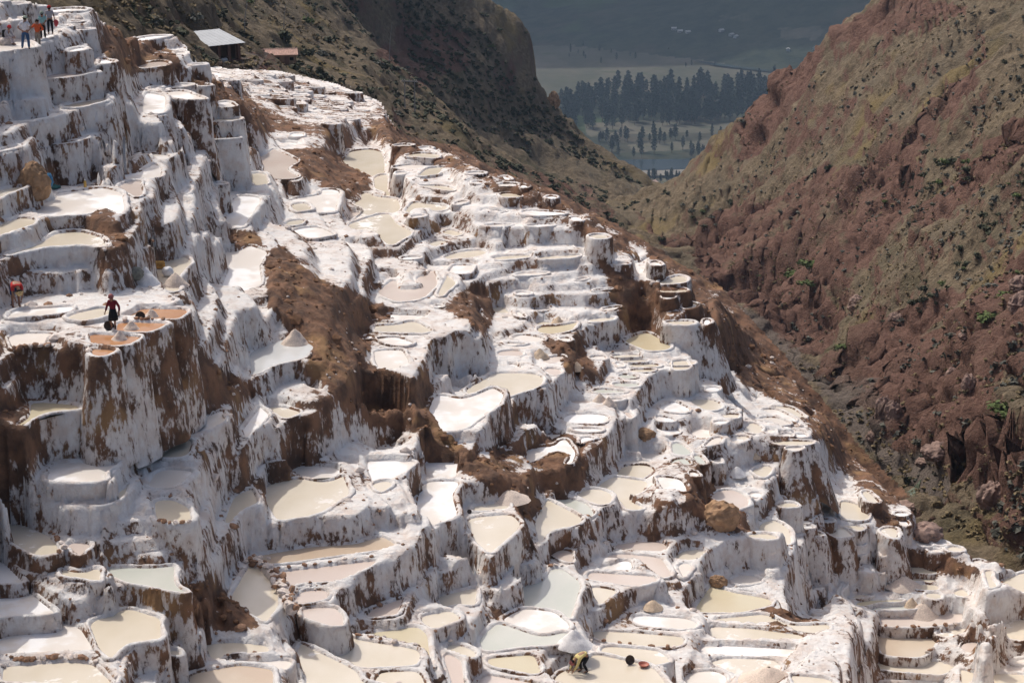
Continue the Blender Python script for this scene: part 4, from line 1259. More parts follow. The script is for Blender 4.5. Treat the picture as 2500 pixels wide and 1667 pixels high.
Vz = V[:, 2] + (n1 * (0.13 + 0.34 * ev) + n2 * 0.10 + ev * np.abs(fbm(V * 1.9, 3, .6)) * .22) * calm
T = Vz.reshape(T.shape)
lv = np.where(own >= 0, level[np.maximum(own, 0)], 1e9)
T = np.minimum(T, lv - 0.14)
big_ = GS.blur(T, 60)
T = np.where(own < 0, np.minimum(T, big_ + 1.5), T)
GS.z = T
inner = own >= 0
for _ in range(5):
    q = np.pad(inner, 1, constant_values=True)
    inner = q[:-2, 1:-1] & q[2:, 1:-1] & q[1:-1, :-2] & q[1:-1, 2:] & inner
PX, PY = project(GS.pts())
reg = in_poly(PX, PY, D2S([(a - 0, b - 6) if 12 > n_ else (a + 14, b - 10) for n_, (a, b) in enumerate(S_TOP)] + [(2900, 2600), (-900, 2600), (-900, -90)])).reshape(T.shape)
keep = reg & ~inner
sm = GS.mesh('salt_hillside', keep)
attr(sm, 'earth', (ev + .07 + .26 * fbm(GS.pts() / np.array([5., 5., 2.5]) + 77, 3))[GS.used])
hill_s = link('salt_hillside', sm, MAT['salt'])
tag(hill_s, kind='structure')

# ------------------------------------------------------------------ the pans themselves
COLOUR = {'W': 'white crusted', 'C': 'cream', 'Y': 'yellowish', 'G': 'grey green', 'P': 'pale pink', 'T': 'tan', 'O': 'orange brown', 'B': 'pale blue grey'}
order = sorted(range(NP_), key=lambda q: -pans[q]['area'] / (3.0 if pans[q]['far'] else 1.0))
SINGLE = set(order[:300])
far_acc = []
PAN_OBJ = {}
for i, p in enumerate(pans):
    L = level[i]; P, nrm, hit, gap = p['ring'], p['nrm'], p['hit'], p['gap']
    n = len(P)
    sc = (p['d'] / 95) ** 0.25
    dl = np.where(hit >= 0, np.abs(L - level[hit]), 9)
    rw = np.where((dl < 0.35), np.clip(gap * .52, .06, .24), .24) * sc * random.uniform(.85, 1.2)
    rw = loop_avg(rw, 3) * (1 + 0.25 * fbm(np.column_stack([P * 1.7, np.full(n, L)]), 3))
    Q = P + nrm * (rw + 0.2)[:, None]
    g = GS.at(Q[:, 0], Q[:, 1])
    drop = np.clip(L - g, 0.05, 5.0) + 0.25
    drop = np.maximum(drop, loop_avg(drop, 3))
    batter = 0.03 + 0.08 * (vnoise(np.column_stack([P * .5, np.full(n, L)])) * .5 + .5) + (.28 if p['cx'] > 1480 else .03) * np.clip((loop_avg(drop, 2) - 1.6) / 2.0, 0, 1)
    rh = 0.095 * sc * (1 + 0.35 * fbm(np.column_stack([P * 2.3, np.full(n, L + 9)]), 3)) + 0.02
    rows = [(-0.07 + 0 * rw, np.full(n, -0.05)), (0.02 * np.ones(n), rh * .55), (rw * .35, rh), (rw * .72, rh * .95), (rw, rh * .35)]
    ns = 9
    for k in range(1, ns + 1):
        f = (k / ns)
        rows.append((rw + batter * drop * f, -drop * f))
    U = np.array([r[0] for r in rows]); Z = np.array([r[1] for r in rows])
    pos = np.empty((len(rows), n, 3))
    pos[:, :, :2] = P[None] + nrm[None] * U[:, :, None]
    pos[:, :, 2] = L + Z
    flat = pos.reshape(-1, 3)
    amp = np.repeat(np.array([0, .25, .5, .6, .8] + [1.0] * ns), n)
    dsp = (fbm(flat * np.array([1.1, 1.1, .45]), 4, .55) * 0.20 + fbm(flat * np.array([4.2, 4.2, 1.3]) + 9, 2) * 0.06) * amp
    nn = np.tile(nrm, (len(rows), 1))
    flat[:, :2] += nn * dsp[:, None]
    flat[:, 2] += np.where(np.repeat(np.arange(len(rows)) < 5, n), fbm(flat * 4.5 + 5, 2) * 0.035 * amp, 0)
    m = len(rows)
    a = np.arange(m * n).reshape(m, n)
    f = np.stack([a[:-1], np.roll(a[:-1], -1, 1), np.roll(a[1:], -1, 1), a[1:]], -1).reshape(-1, 4)[:, ::-1]
    we = earth_read(flat) * .40 + p.get('dirt', random.uniform(-.05, .16)) + np.repeat(np.array([-.15, -.15, -.12, -.12, -.06] + list(np.linspace(-.04, .10, ns))), n)
    c = np.array([P[:, 0].mean(), P[:, 1].mean(), L])
    inset = P - nrm * 0.0
    wz = np.column_stack([inset, np.full(n, L)])
    if i in SINGLE:
        root = empty('salt_pan', c)
        wm = mesh_np('wall', flat - c, f)
        attr(wm, 'earth', we)
        link('wall', wm, MAT['salt'], root)
        bm = bmesh.new()
        vs = [bm.verts.new(v) for v in (wz - c)]
        fc = bm.faces.new(vs)
        if fc.normal.z < 0: fc.normal_flip()
        bmesh.ops.triangulate(bm, faces=[fc])
        me = bpy.data.meshes.new('floor'); bm.to_mesh(me); bm.free()
        link('salt_floor' if p['kind'] == 'W' else 'brine', me, MAT[p['kind']], root)
        PAN_OBJ[i] = root
    else:
        far_acc.append((flat, f, we, wz))
if far_acc:
    V_, F_, E_, o = [], [], [], 0
    bm = bmesh.new()
    for flat, f, we, wz in far_acc:
        V_.append(flat); F_.append(f + o); E_.append(we); o += len(flat)
        bm.faces.new([bm.verts.new(v) for v in wz])
    me = mesh_np('distant_pan_walls', np.vstack(V_), np.vstack(F_))
    attr(me, 'earth', np.concatenate(E_))
    fo = tag(link('distant_salt_pans', me, MAT['salt']), 'small distant salt pans crowded on the terrace below the huts', 'salt pans', kind='stuff')
    bmesh.ops.triangulate(bm, faces=list(bm.faces))
    for fc in bm.faces:
        if fc.normal.z < 0: fc.normal_flip()
    m2 = bpy.data.meshes.new('salt_floors'); bm.to_mesh(m2); bm.free()
    tag(link('salt_floors', m2, MAT['W'], fo), kind='stuff')

def pan_at(px, py):
    """the pan whose floor the view ray meets first"""
    best = None
    for i, p in enumerate(pans):
        if abs(p['cx'] - px) > 400 or not in_poly(np.array([px]), np.array([py]), p['poly'])[0]: continue
        if best is None or p['h'] < pans[best]['h']: best = i
    return best
def ground(px, py, fans=None):
    """first hit of the view ray with a pan floor or the terrain"""
    d = rays(px, py)
    i = pan_at(px, py)
    t1 = pans[i]['h'] / -d[2] if i is not None else 1e9
    for fan in (fans or [GS]):
        t = np.arange(60, 1000 if fans else 300, 0.12); q = d[None] * t[:, None]
        a, b = fan.ij(q[:, 0], q[:, 1])
        ok = (a >= 0) & (a <= fan.nr - 1) & (b >= 0) & (b <= fan.nt - 1)
        k = np.nonzero(ok & (q[:, 2] <= fan.at(q[:, 0], q[:, 1])))[0]
        if len(k) and t[k[0]] < t1 - 1.2: return Vector(q[k[0]])
    return Vector(d * t1) if i is not None else None
# ------------------------------------------------------------------ hills round the ravine
Ls, _, _ = sample_region(L_REG, l_dist, 7.0)
Ms, _, _ = sample_region(M_REG, m_dist, 7.0)
Rs, _, _ = sample_region(R_REG, r_dist, 4.0)
Rs = cut(Rs)
Ss = samp.copy(); Ss[:, 2] -= 3.0
def far_floor():
    P = []
    for t in np.linspace(radians(-20), radians(20), 90):
        for r, z in ((780, -215), (860, -265), (960, -320)):
            P.append((r * math.sin(t), r * math.cos(t), z))
    return np.array(P)
def back_slopes(P, poly_edge, dist, out):
    return P
def ravine_floor():
    """hidden bed of the ravine behind the edge of the salt slope"""
    P = []
    q = np.array(D2S([(1450, 565), (1560, 640), (1680, 740), (1790, 840), (1900, 965), (2010, 1090), (2130, 1210), (2260, 1290), (2400, 1330)]))
    for k in np.linspace(0, len(q) - 1.001, 120):
        a = int(k); c = q[a] + (q[a + 1] - q[a]) * (k - a)
        d1 = float(r_dist(c[0] + 25, c[1] - 25)); d0 = float(s_dist2(c[0], c[1]))
        for w in (0.45, 0.7):
            d = d0 + (d1 - d0) * w
            v = rays(c[0], c[1]) * d
            P.append((v[0], v[1], v[2] - 5.0))
    return np.array(P)
RAV = ravine_floor()

def gully(V, fan_dir):
    u = V[:, 0] * fan_dir[0] + V[:, 1] * fan_dir[1]          # across the fall line
    w = -V[:, 0] * fan_dir[1] + V[:, 1] * fan_dir[0]
    g = fbm(np.stack([u / 17, w / 60, V[:, 2] / 45], -1), 4, .55, ridged=True)
    h = fbm(np.stack([u / 5.5, w / 15, V[:, 2] / 40], -1) + 31, 4, .6, ridged=True)
    return g, h

GL = Fan(-21, 4.4, 440, 165, 960, 460)
for P in (Ls, Ms, Rs, far_floor(), RAV): GL.splat(P)
GL.fill(30); GL.z = GL.blur(GL.z, 2)
V = GL.pts()
g, h = gully(V, (0.35, 0.94))
lum = np.clip((np.hypot(V[:, 0], V[:, 1]) - 250) / 250, 0, 1)
GL.z = (V[:, 2] + (g * 3.2 + h * 1.0) * (0.25 + lum)).reshape(GL.z.shape)
def flatten(px, py, rad):
    """level ground for a building"""
    q = Vector(rays(px * DISP, py * DISP) * float(l_dist(px * DISP, py * DISP)))
    d = np.hypot(GL.X - q.x, GL.Y - q.y)
    w = np.clip((rad * 1.7 - d) / (rad * .7), 0, 1)
    GL.z = GL.z * (1 - w) + q.z * w
    return q
SHED = flatten(468, 140, 7.5)
HUT = flatten(642, 148, 5.0)
X, Y, Z = GL.X, GL.Y, GL.z
PX, PY = project(GL.pts())
PX = PX.reshape(Z.shape); PY = PY.reshape(Z.shape)
inS = in_poly(PX, PY, D2S([(a - 10, b + 25) for a, b in S_TOP] + [(2900, 2600), (-900, 2600), (-900, -60)])) & (np.hypot(X, Y) < 330)
Zs = GS.at(X, Y)
inR = in_poly(PX, PY, R_REG)
GL.z = np.where(inS, np.minimum(Z, Zs - 2.0), np.where(inR, Z - 4.0, Z))
Vd = GL.pts(); Nd = GL.normals()
nb = np.minimum(np.hypot(Vd[:, 0] - SHED.x, Vd[:, 1] - SHED.y), np.hypot(Vd[:, 0] - HUT.x, Vd[:, 1] - HUT.y))
dd_ = (fbm(Vd / 3.0, 4, .6) * .7 + fbm(Vd / 11.0 + 60, 4, .55, True) * 1.6) * np.clip((nb - 8) / 8, 0.05, 1) * np.where(inS.ravel(), 0, 1)
GL.dsp = (Nd * dd_[:, None]).reshape(GL.nr, GL.nt, 3)
ml = GL.mesh('scrub_hillside', None, Nd * dd_[:, None])
Vl = GL.pts()
EARTH_L = [([(840, 130), (1010, 40), (1040, 160), (960, 220), (900, 170)], .6), ([(900, 60), (1080, 70), (1070, 170), (920, 150)], .7), ([(1050, 350), (1350, 420), (1430, 530), (1200, 450)], .5),
           ([(520, 130), (600, 130), (640, 170), (540, 190), (490, 165)], .9), ([(880, 240), (960, 330), (1060, 370), (900, 340)], .5)]
attr(ml, 'earth', soft_mask(EARTH_L, 4)(Vl))
attr(ml, 'gravel', soft_mask([([(525, 128), (605, 135), (590, 160), (560, 172), (505, 168), (540, 145)], 1.0)], 1)(Vl))
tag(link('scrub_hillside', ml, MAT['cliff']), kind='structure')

GR = Fan(2.7, 21.0, 440, 140, 960, 740)
for P in (Ms, Rs, far_floor(), RAV): GR.splat(P)
GR.fill(30); GR.z = GR.blur(GR.z, 1)
V = GR.pts()
g, h = gully(V, (0.42, 0.91))
EARTH_R = [(poly, 1.0) for poly, _ in SCARPS] + [([(1880, 900), (2000, 850), (2200, 750), (2352, 640), (2500, 620), (2500, 960), (2300, 950), (2170, 1180), (2050, 1080)], .75), ([(1560, 560), (1700, 500), (1950, 400), (2100, 380), (1950, 650), (1700, 700), (1500, 600)], .45),
           ([(2170, 1180), (2190, 1010), (2352, 1060), (2500, 1100), (2500, 1320), (2352, 1280)], 1.0), ([(1900, 60), (2100, 30), (2230, 60), (2100, 110), (1920, 130)], .6), ([(1870, 890), (2000, 850), (2100, 950), (2050, 1090), (1950, 1010)], .8)]
GULLY = [(1440, 530), (1560, 645), (1760, 805), (1880, 915), (2040, 1105), (2110, 1080), (1930, 900), (1780, 770), (1620, 650)]
EARTH_R.append((GULLY, .9))
er = soft_mask(EARTH_R, 4)(V)
fl_ = soft_mask([([(2030, 1080), (2130, 1060), (2190, 1120), (2170, 1210), (2260, 1290), (2352, 1310), (2200, 1260), (2090, 1170)], 1.0)], 4)(V)
gr_, gc_ = np.gradient(GR.z); rr_ = np.hypot(GR.X, GR.Y)
sl_ = np.hypot(gr_ / (rr_ * (GR.lr[1] - GR.lr[0])), gc_ / (rr_ * (GR.th[1] - GR.th[0]))).ravel()
calm_ = .15 + .85 / (1 + (sl_ / 1.2) ** 2)
GR.z = (V[:, 2] + ((g * 6.0 + h * 1.6) * (1 - fl_)) * calm_).reshape(GR.z.shape)
X, Y, Z = GR.X, GR.Y, GR.z
PX, PY = project(GR.pts())
inS = in_poly(PX, PY, D2S([(a - 25, b + 25) for a, b in S_TOP] + [(2900, 2600), (-900, 2600), (-900, -60)])).reshape(Z.shape) & (np.hypot(X, Y) < 328)
GR.z = np.where(inS, np.minimum(Z, GS.at(X, Y) - 2.5), Z)
Vd = GR.pts(); Nd = GR.normals()
dd_ = (fbm(Vd / 2.1, 4, .6) * (.5 + .35 * er) + fbm(Vd / 8.0 + 60, 4, .55, True) * (1.2 + 1.7 * er) + fbm(Vd / 22.0 + 90, 3, .5) * 2.2) * (1 - fl_ * .8)
GR.dsp = (Nd * dd_[:, None]).reshape(GR.nr, GR.nt, 3)
mr = GR.mesh('red_hillside', None, Nd * dd_[:, None])
Vr = GR.pts()
attr(mr, 'earth', er)
attr(mr, 'gravel', np.maximum(fl_, soft_mask([([(1880, 920), (2000, 880), (2080, 960), (2060, 1060), (1960, 1010)], .5), (GULLY, .62)], 4)(Vr)))
tag(link('red_hillside', mr, MAT['hill']), kind='structure')

# ------------------------------------------------------------------ stream in the ravine
def ribbon(name, pts, widths, mat, fan, lift=0.12):
    P = []
    for (x, y) in pts:
        g_ = ground(x * DISP, y * DISP, [fan])
        P.append(g_ if g_ is not None else P[-1])
    P = np.array([list(q) for q in P]); t = np.linspace(0, len(P) - 1.001, len(P) * 14)
    S = np.stack([np.interp(t, np.arange(len(P)), P[:, k]) for k in range(3)], -1)
    W = np.interp(t, np.arange(len(P)), widths)
    d = np.gradient(S[:, :2], axis=0); nn = np.stack([-d[:, 1], d[:, 0]], -1); nn /= np.linalg.norm(nn, axis=1, keepdims=True) + 1e-9
    W = W * (1 + .3 * vnoise(np.column_stack([t * 1.3, t * 0, t * 0])))
    a = S.copy(); b = S.copy(); a[:, :2] += nn * W[:, None]; b[:, :2] -= nn * W[:, None]
    a[:, 2] = fan.at(a[:, 0], a[:, 1]) + lift
    b[:, 2] = fan.at(b[:, 0], b[:, 1]) + lift
    Vv = np.empty((2 * len(S), 3)); Vv[0::2] = a; Vv[1::2] = b
    f = np.array([(2 * i, 2 * i + 1, 2 * i + 3, 2 * i + 2) for i in range(len(S) - 1)])
    return link(name, mesh_np(name, Vv, f), mat)
MAT['stream'] = plain('green_stream_water', (0.115, 0.135, 0.095), 0.08, .2, 1, .5, .15)
tag(ribbon('stream', [(2108, 1108), (2080, 1128), (2085, 1150), (2110, 1165), (2100, 1180), (2122, 1198)], [.5, .7, .6, .8, .6, .5], MAT['stream'], GR, .10), kind='structure')

# ------------------------------------------------------------------ the valley beyond
VZ = -455.0
FV = Fan(-22, 22, 380, 940, 5200, 360)
Rr = np.hypot(FV.X, FV.Y); th = np.arctan2(FV.X, FV.Y)
def r_of(y):
    d = rays(1250, y * DISP)
    return VZ / d[2] * math.hypot(d[0], d[1])
ra, rb = r_of(103), r_of(165)
tA, tB = math.atan((1210 - 1176) / 4704), math.atan((1800 - 1176) / 4704)
rim = ra + (rb - ra) * np.clip((th - tA) / (tB - tA), -.5, 1.6)
vp = np.stack([FV.X.ravel(), FV.Y.ravel(), 0 * FV.X.ravel()], -1)
mt = np.maximum(Rr - rim, 0)
fz = VZ + 1.2 * fbm(vp / 160, 3).reshape(Rr.shape)
fz += mt * .20 + np.maximum(mt - 500, 0) * .33 + (fbm(vp / 330 + 5, 5, .5, True).reshape(Rr.shape) * 70 + fbm(vp / 90 + 5, 4).reshape(Rr.shape) * 12) * np.clip(mt / 500, 0, 1)
fz = np.where(Rr < 1350, np.maximum(fz, VZ + (1350 - Rr) * .32), fz)
FV.z = np.minimum(fz, -5)
mv = FV.mesh('valley')
Vv = FV.pts()
FIELDS = [([(1200, 104), (1330, 108), (1620, 140), (1800, 172), (1790, 185), (1600, 205), (1430, 215), (1200, 235)], 1.0), ([(1340, 282), (1500, 275), (1700, 282), (1690, 302), (1500, 306), (1350, 312)], .9),
          ([(1440, 330), (1700, 318), (1690, 335), (1460, 350)], .75), ([(1400, 394), (1600, 388), (1560, 430), (1430, 425)], .8), ([(1780, 60), (1900, 55), (1880, 95), (1790, 92)], .45), ([(1650, 30), (1760, 25), (1730, 50), (1640, 52)], .35)]
attr(mv, 'field', soft_mask(FIELDS, 2, 3.0)(Vv))
t = NT('valley_cover')
fn = t.noise(0.010, 5, .6, stretch=(1, .35, 1))
f2 = t.noise(0.035, 5, .6, off=4)
wood = t.mix(t.ramp(f2, .35, .65), (0.018, 0.026, 0.018), (0.040, 0.047, 0.030))
wood = t.mix(t.ramp(t.noise(.006, 4, .6, off=9), .5, .66), wood, (0.062, 0.055, 0.040))
wood = t.mix(t.ramp(t.noise(.0045, 3, .5, off=19), .58, .66), wood, (0.045, 0.068, 0.030))
fld = t.mix(t.ramp(fn, .35, .65), (0.07, 0.072, 0.052), (0.125, 0.112, 0.084))
fld = t.mix(t.ramp(f2, .56, .70), fld, (0.07, 0.078, 0.045))
col = t.mix(t.ramp(t.math('ADD', t.attr('field'), t.math('MULTIPLY', t.math('SUBTRACT', f2, .5), .5)), .25, .5), wood, fld)
t.bump(f2, .6, 6.0)
MAT['valley'] = t.done(col, .95, .1)
tag(link('valley', mv, MAT['valley']), kind='structure')
def sheet(name, poly, mat, z, thick=0.0):
    q = np.array(D2S(poly)); P = on_plane(q[:, 0], q[:, 1], -z)
    bm = bmesh.new(); bm.faces.new([bm.verts.new(v) for v in P]); bmesh.ops.triangulate(bm, faces=list(bm.faces))
    for f in bm.faces:
        if f.normal.z < 0: f.normal_flip()
    me = bpy.data.meshes.new(name); bm.to_mesh(me); bm.free()
    return tag(link(name, me, mat), kind='structure')
MAT['river'] = plain('river_water', (0.035, 0.05, 0.06), 0.12, .2, .02, .5, .1)
MAT['shoal'] = plain('river_shoal', (0.20, 0.185, 0.16), 0.9, .2, .05, .1, .1)
sheet('river', [(1380, 368), (1640, 364), (1640, 386), (1500, 391), (1380, 391)], MAT['river'], VZ + 2.6)
sheet('river_bank', [(1380, 391), (1500, 391.5), (1640, 387), (1640, 398), (1500, 404), (1380, 402)], MAT['shoal'], VZ + 2.2)
sheet('river', [(1590, 138), (1660, 142), (1790, 158), (1850, 168), (1850, 173), (1740, 162), (1640, 150)], MAT['river'], VZ + 2.6)
sheet('river_bank', [(1700, 148), (1800, 158), (1860, 165), (1860, 168), (1790, 158.5)], MAT['shoal'], VZ + 3.4)

# ------------------------------------------------------------------ plants
def leaf_blob(n, rx, ry, rz, size, seed, clumps=5, up=0.35):
    r = np.random.default_rng(seed)
    cen = r.normal(size=(clumps, 3)); cen /= np.linalg.norm(cen, axis=1, keepdims=True); cen *= r.uniform(.35, .75, (clumps, 1)); cen[:, 2] = np.abs(cen[:, 2]) * .9
    c = cen[r.integers(0, clumps, n)]
    d = r.normal(size=(n, 3)); d /= np.linalg.norm(d, axis=1, keepdims=True)
    P = (c + d * r.uniform(.12, .5, (n, 1))) * np.array([rx, ry, rz]); P[:, 2] = np.abs(P[:, 2]) + .04 * rz
    a = r.normal(size=(n, 3)); a[:, 2] *= .6; a /= np.linalg.norm(a, axis=1, keepdims=True)
    b = np.cross(a, d + np.array([0, 0, up])); b /= np.linalg.norm(b, axis=1, keepdims=True) + 1e-9
    s = size * r.uniform(.6, 1.4, (n, 1))
    V = np.stack([P - a * s * .5, P + b * s * .45, P + a * s * .8, P - b * s * .45], 1).reshape(-1, 3)
    F = np.arange(n * 4).reshape(n, 4)
    return V, F
SHRUB = {}
for k, (mname, cnt, shape, size) in {'dark': ('leaf', 150, (1, 1, .75), .26), 'grey': ('leaf_grey', 140, (1, 1, .6), .24), 'green': ('leaf_green', 170, (1.2, 1, .7), .25), 'dry': ('leaf_dry', 80, (.8, .8, .7), .3)}.items():
    SHRUB[k] = []
    for s in range(3):
        Vq, Fq = leaf_blob(cnt, *shape, size, 100 * s + len(k), 6)
        me = mesh_np('foliage', Vq, Fq, False); me.materials.append(MAT[mname])
        st = MB()
        for q in range(4):
            a = q * 1.6 + s
            st.tube([(0, 0, -.3), (.12 * math.cos(a), .12 * math.sin(a), .15), (.4 * math.cos(a), .4 * math.sin(a), .45)], [.05, .04, .02], 5)
        o_ = st.build('stem', MAT['bark']); sme = o_.data
        bpy.data.objects.remove(o_)
        SHRUB[k].append((me, sme))
def shrub(kind, loc, size, label, group, rz=None, squash=1.0):
    me, sme = random.choice(SHRUB[kind])
    o = empty('shrub', loc, random.uniform(0, 6.28) if rz is None else rz)
    o.scale = (size, size, size * squash)
    tag(o, label, 'shrub', group)
    link('foliage', me, None, o); link('stem', sme, None, o)
    return o
def surf_off(fan, P):
    i, j = fan.ij(P[:, 0], P[:, 1])
    return fan.dsp[np.clip(np.rint(i).astype(int), 0, fan.nr - 1), np.clip(np.rint(j).astype(int), 0, fan.nt - 1)]
def fan_point(px, py, fan):
    return ground_fan(px * DISP, py * DISP, fan)
def ground_fan(px, py, fan):
    d = rays(px, py)
    r0 = math.exp(fan.lr[0])
    t_ = np.arange(r0, 1000, 0.35); q = d[None] * t_[:, None]
    a, b = fan.ij(q[:, 0], q[:, 1])
    if b.min() < 0 or b.max() > fan.nt - 1: return None
    z = fan.at(q[:, 0], q[:, 1]); k = np.nonzero((a >= 0) & (q[:, 2] <= z))[0]
    if not len(k): return None
    return Vector(q[k[0]]) + Vector(surf_off(fan, q[k[0]][None])[0])
rr = random.Random(5)
R_P = np.array(R_REG); L_P = np.array(L_REG); M_P = np.array(M_REG)
cnt = 0; tries = 0
hot = soft_mask(EARTH_R, 3)
while cnt < 140 and tries < 3000:
    tries += 1
    x, y = rr.uniform(1450 * DISP, 2520), rr.uniform(5, 1340)
    if not in_poly(np.array([x]), np.array([y]), R_P)[0]: continue
    q = ground_fan(x, y, GR)
    if q is None: continue
    if vnoise(np.array([[q.x / 11, q.y / 20, 1.0]]))[0] < 0.25 or rr.random() < hot(np.array([list(q)]))[0] * .85: continue
    kd = rr.choices(['dark', 'grey', 'green'], [5, 4, .6])[0]
    zone = 'lower' if y > 900 else ('middle' if y > 420 else 'upper')
    shrub(kd, q, rr.uniform(.4, 1.2) * (q.length / 300) ** .3, {'dark': 'small dark scrub bush', 'grey': 'small grey scrub bush', 'green': 'small green scrub bush'}[kd] + ' scattered on the %s part of the red hillside' % zone, '%s bushes on the %s red hillside' % (kd, zone), squash=rr.uniform(.7, 1.1))
    cnt += 1
GREENS = [(1822, 635, 2.6, 'broad green bush below the middle of the red hillside, largest one'), (1735, 640, 1.5, 'round green bush at the ravine side of the green patch'), (1905, 620, 2.2, 'loose green bush above the dark red cliff, beside the broad bush'),
          (1895, 655, 1.8, 'low green bush just above the dark red cliff'), (1845, 600, 1.1, 'small green bush above the broad green bush'), (2295, 755, 2.0, 'bright green bush with yellow grass on bare red scree'), (2325, 690, 1.0, 'small green bush high on the bare red scree'),
          (2255, 715, .9, 'small green bush below a pale boulder on red scree'), (2325, 945, 2.0, 'bright green bush on top of the red cliff'), (2340, 630, .9, 'green bush beside the photograph edge above the red scree'),
          (2180, 375, 1.5, 'yellow green tree-like bush in the dark gully'), (2165, 425, 1.2, 'yellow green bush low in the dark gully'), (1970, 815, 1.4, 'green grassy bush on the yellow strip by the cliff'), (2040, 470, .9, 'dark green bush between the gullies')]
for x, y, s, lab in GREENS:
    q = ground_fan(x * DISP, y * DISP, GR)
    if q is not None: shrub('green', q, s, lab, None, squash=.75)
cnt = 0; tries = 0
while cnt < 80 and tries < 2500:
    tries += 1
    x, y = rr.uniform(250, 1560), rr.uniform(3, 560)
    ip = in_poly(np.array([x]), np.array([y]), L_P)[0]; im = in_poly(np.array([x]), np.array([y]), M_P)[0]
    if not (ip or im): continue
    q = ground_fan(x, y, GL)
    if q is None or (Vector((q.x, q.y)) - Vector((SHED.x, SHED.y))).length < 11 or (Vector((q.x, q.y)) - Vector((HUT.x, HUT.y))).length < 9: continue
    if 520 < x < 640 and 130 < y < 185: continue
    kd = rr.choices(['dark', 'grey', 'green'], [6, 3, 1.2 if ip else .2])[0]
    shrub(kd, q, rr.uniform(.9, 2.1), ('%s scrub bush on the grassy slope around the huts' if ip else '%s scrub bush on the shaded cliff behind the terraces') % {'dark': 'dark', 'grey': 'grey', 'green': 'green'}[kd], '%s bushes on the %s' % (kd, 'hut slope' if ip else 'shaded cliff'), squash=rr.uniform(.7, 1.1))
    cnt += 1
# uncountable tufts and pebbles on the hills, one mass each
def scatter_mass(name, label, cat, poly, fan, n, mat, protoVF, smin, smax, seed, thr=-1.0, nscale=20.0):
    r = np.random.default_rng(seed); r2 = random.Random(seed)
    Vs, Fs, o = [], [], 0
    x0, y0 = poly.min(0); x1, y1 = poly.max(0); k = 0
    cand = np.stack([r.uniform(max(x0, -60), min(x1, 2580), n * 3), r.uniform(max(y0, -40), min(y1, 1500), n * 3)], -1)
    cand = cand[in_poly(cand[:, 0], cand[:, 1], poly)][:n]
    D = rays(cand[:, 0], cand[:, 1])
    t_ = np.exp(np.linspace(fan.lr[0], fan.lr[-1] - .05, 420)) 
    for c in range(0, len(D), 800):
        q = D[c:c + 800, None, :] * t_[None, :, None]
        z = fan.at(q[..., 0], q[..., 1])
        below = q[..., 2] <= z
        hit = below.argmax(1); ok = below.any(1)
        P = q[np.arange(len(hit)), np.maximum(hit - 1, 0)]
        P[:, 2] = fan.at(P[:, 0], P[:, 1])
        P = P + surf_off(fan, P)
        nz_ = vnoise(np.stack([P[:, 0] / nscale, P[:, 1] / nscale, np.full(len(P), seed * 1.7)], -1))
        for p_, good, nv in zip(P, ok, nz_):
            if not good or nv < thr: continue
            V0, F0 = protoVF[r2.randrange(len(protoVF))]
            a = r2.uniform(0, 6.28); s = r2.uniform(smin, smax)
            M = np.array([[math.cos(a), -math.sin(a), 0], [math.sin(a), math.cos(a), 0], [0, 0, 1]]) * s
            Vs.append(V0 @ M.T + p_); Fs.append(F0 + o); o += len(V0)
    me = mesh_np(name, np.vstack(Vs), np.vstack(Fs), False)
    return tag(link(name, me, mat), label, cat, kind='stuff')
tuft = [leaf_blob(11, .6, .6, .6, .42, 900 + s, 3, .9) for s in range(4)]
scatter_mass('grass', 'dry grass tufts covering the red hillside', 'grass', R_P, GR, 5200, MAT['leaf_dry'], tuft, .3, .8, 3, -.15)
scatter_mass('undergrowth', 'dark low scrub covering the red hillside', 'scrub', R_P, GR, 2200, MAT['leaf_grey'], tuft, .45, 1.25, 4, .0, 12.0)
scatter_mass('grass', 'dry grass tufts covering the slope around the huts', 'grass', L_P, GL, 2600, MAT['leaf_dry'], tuft, .5, 1.2, 5, -.1)
scatter_mass('undergrowth', 'dark low scrub covering the hut slope', 'scrub', L_P, GL, 1700, MAT['leaf'], tuft, .6, 1.7, 6, -.05, 15.0)
scatter_mass('undergrowth', 'dark low scrub covering the shaded cliff', 'scrub', M_P, GL, 2600, MAT['leaf'], tuft, .8, 2.2, 7, -.1, 18.0)

# eucalyptus and bushes on the valley floor
def euc(seed):
    r = random.Random(seed)
    hgt = 26.0
    tr = MB().tube([(0, 0, -1), (.2, 0, 8), (.5, .2, 17), (.3, .1, 24)], [.55, .45, .28, .08], 6)
    for q in range(5):
        a = r.uniform(0, 6.28); z0 = r.uniform(8, 19)
        tr.tube([(.2, 0, z0), (1.6 * math.cos(a), 1.6 * math.sin(a), z0 + 2.5)], [.16, .05], 5)
    rg = np.random.default_rng(seed)
    n = 520
    z = rg.beta(1.6, 1.5, n) * 21 + 5
    w = np.interp(z, [5, 9, 16, 22, 26], [2.8, 5.0, 4.8, 3.1, .9]) * (0.75 + .45 * np.sin(z * 1.3 + seed) * .6)
    a = rg.uniform(0, 6.28, n); rad = w * np.sqrt(rg.uniform(.05, 1, n))
    P = np.stack([rad * np.cos(a) + .3, rad * np.sin(a), z], -1)
    u = rg.normal(size=(n, 3)); u /= np.linalg.norm(u, axis=1, keepdims=True)
    v = np.cross(u, rg.normal(size=(n, 3))); v /= np.linalg.norm(v, axis=1, keepdims=True)
    s = rg.uniform(.5, 1.25, (n, 1))
    Vq = np.stack([P - u * s, P + v * s * .7, P + u * s, P - v * s * .7], 1).reshape(-1, 3)
    cm = mesh_np('crown', Vq, np.arange(n * 4).reshape(n, 4), False); cm.materials.append(MAT['euc'])
    o_ = tr.build('trunk', MAT['bark']); tm = o_.data; bpy.data.objects.remove(o_)
    return cm, tm
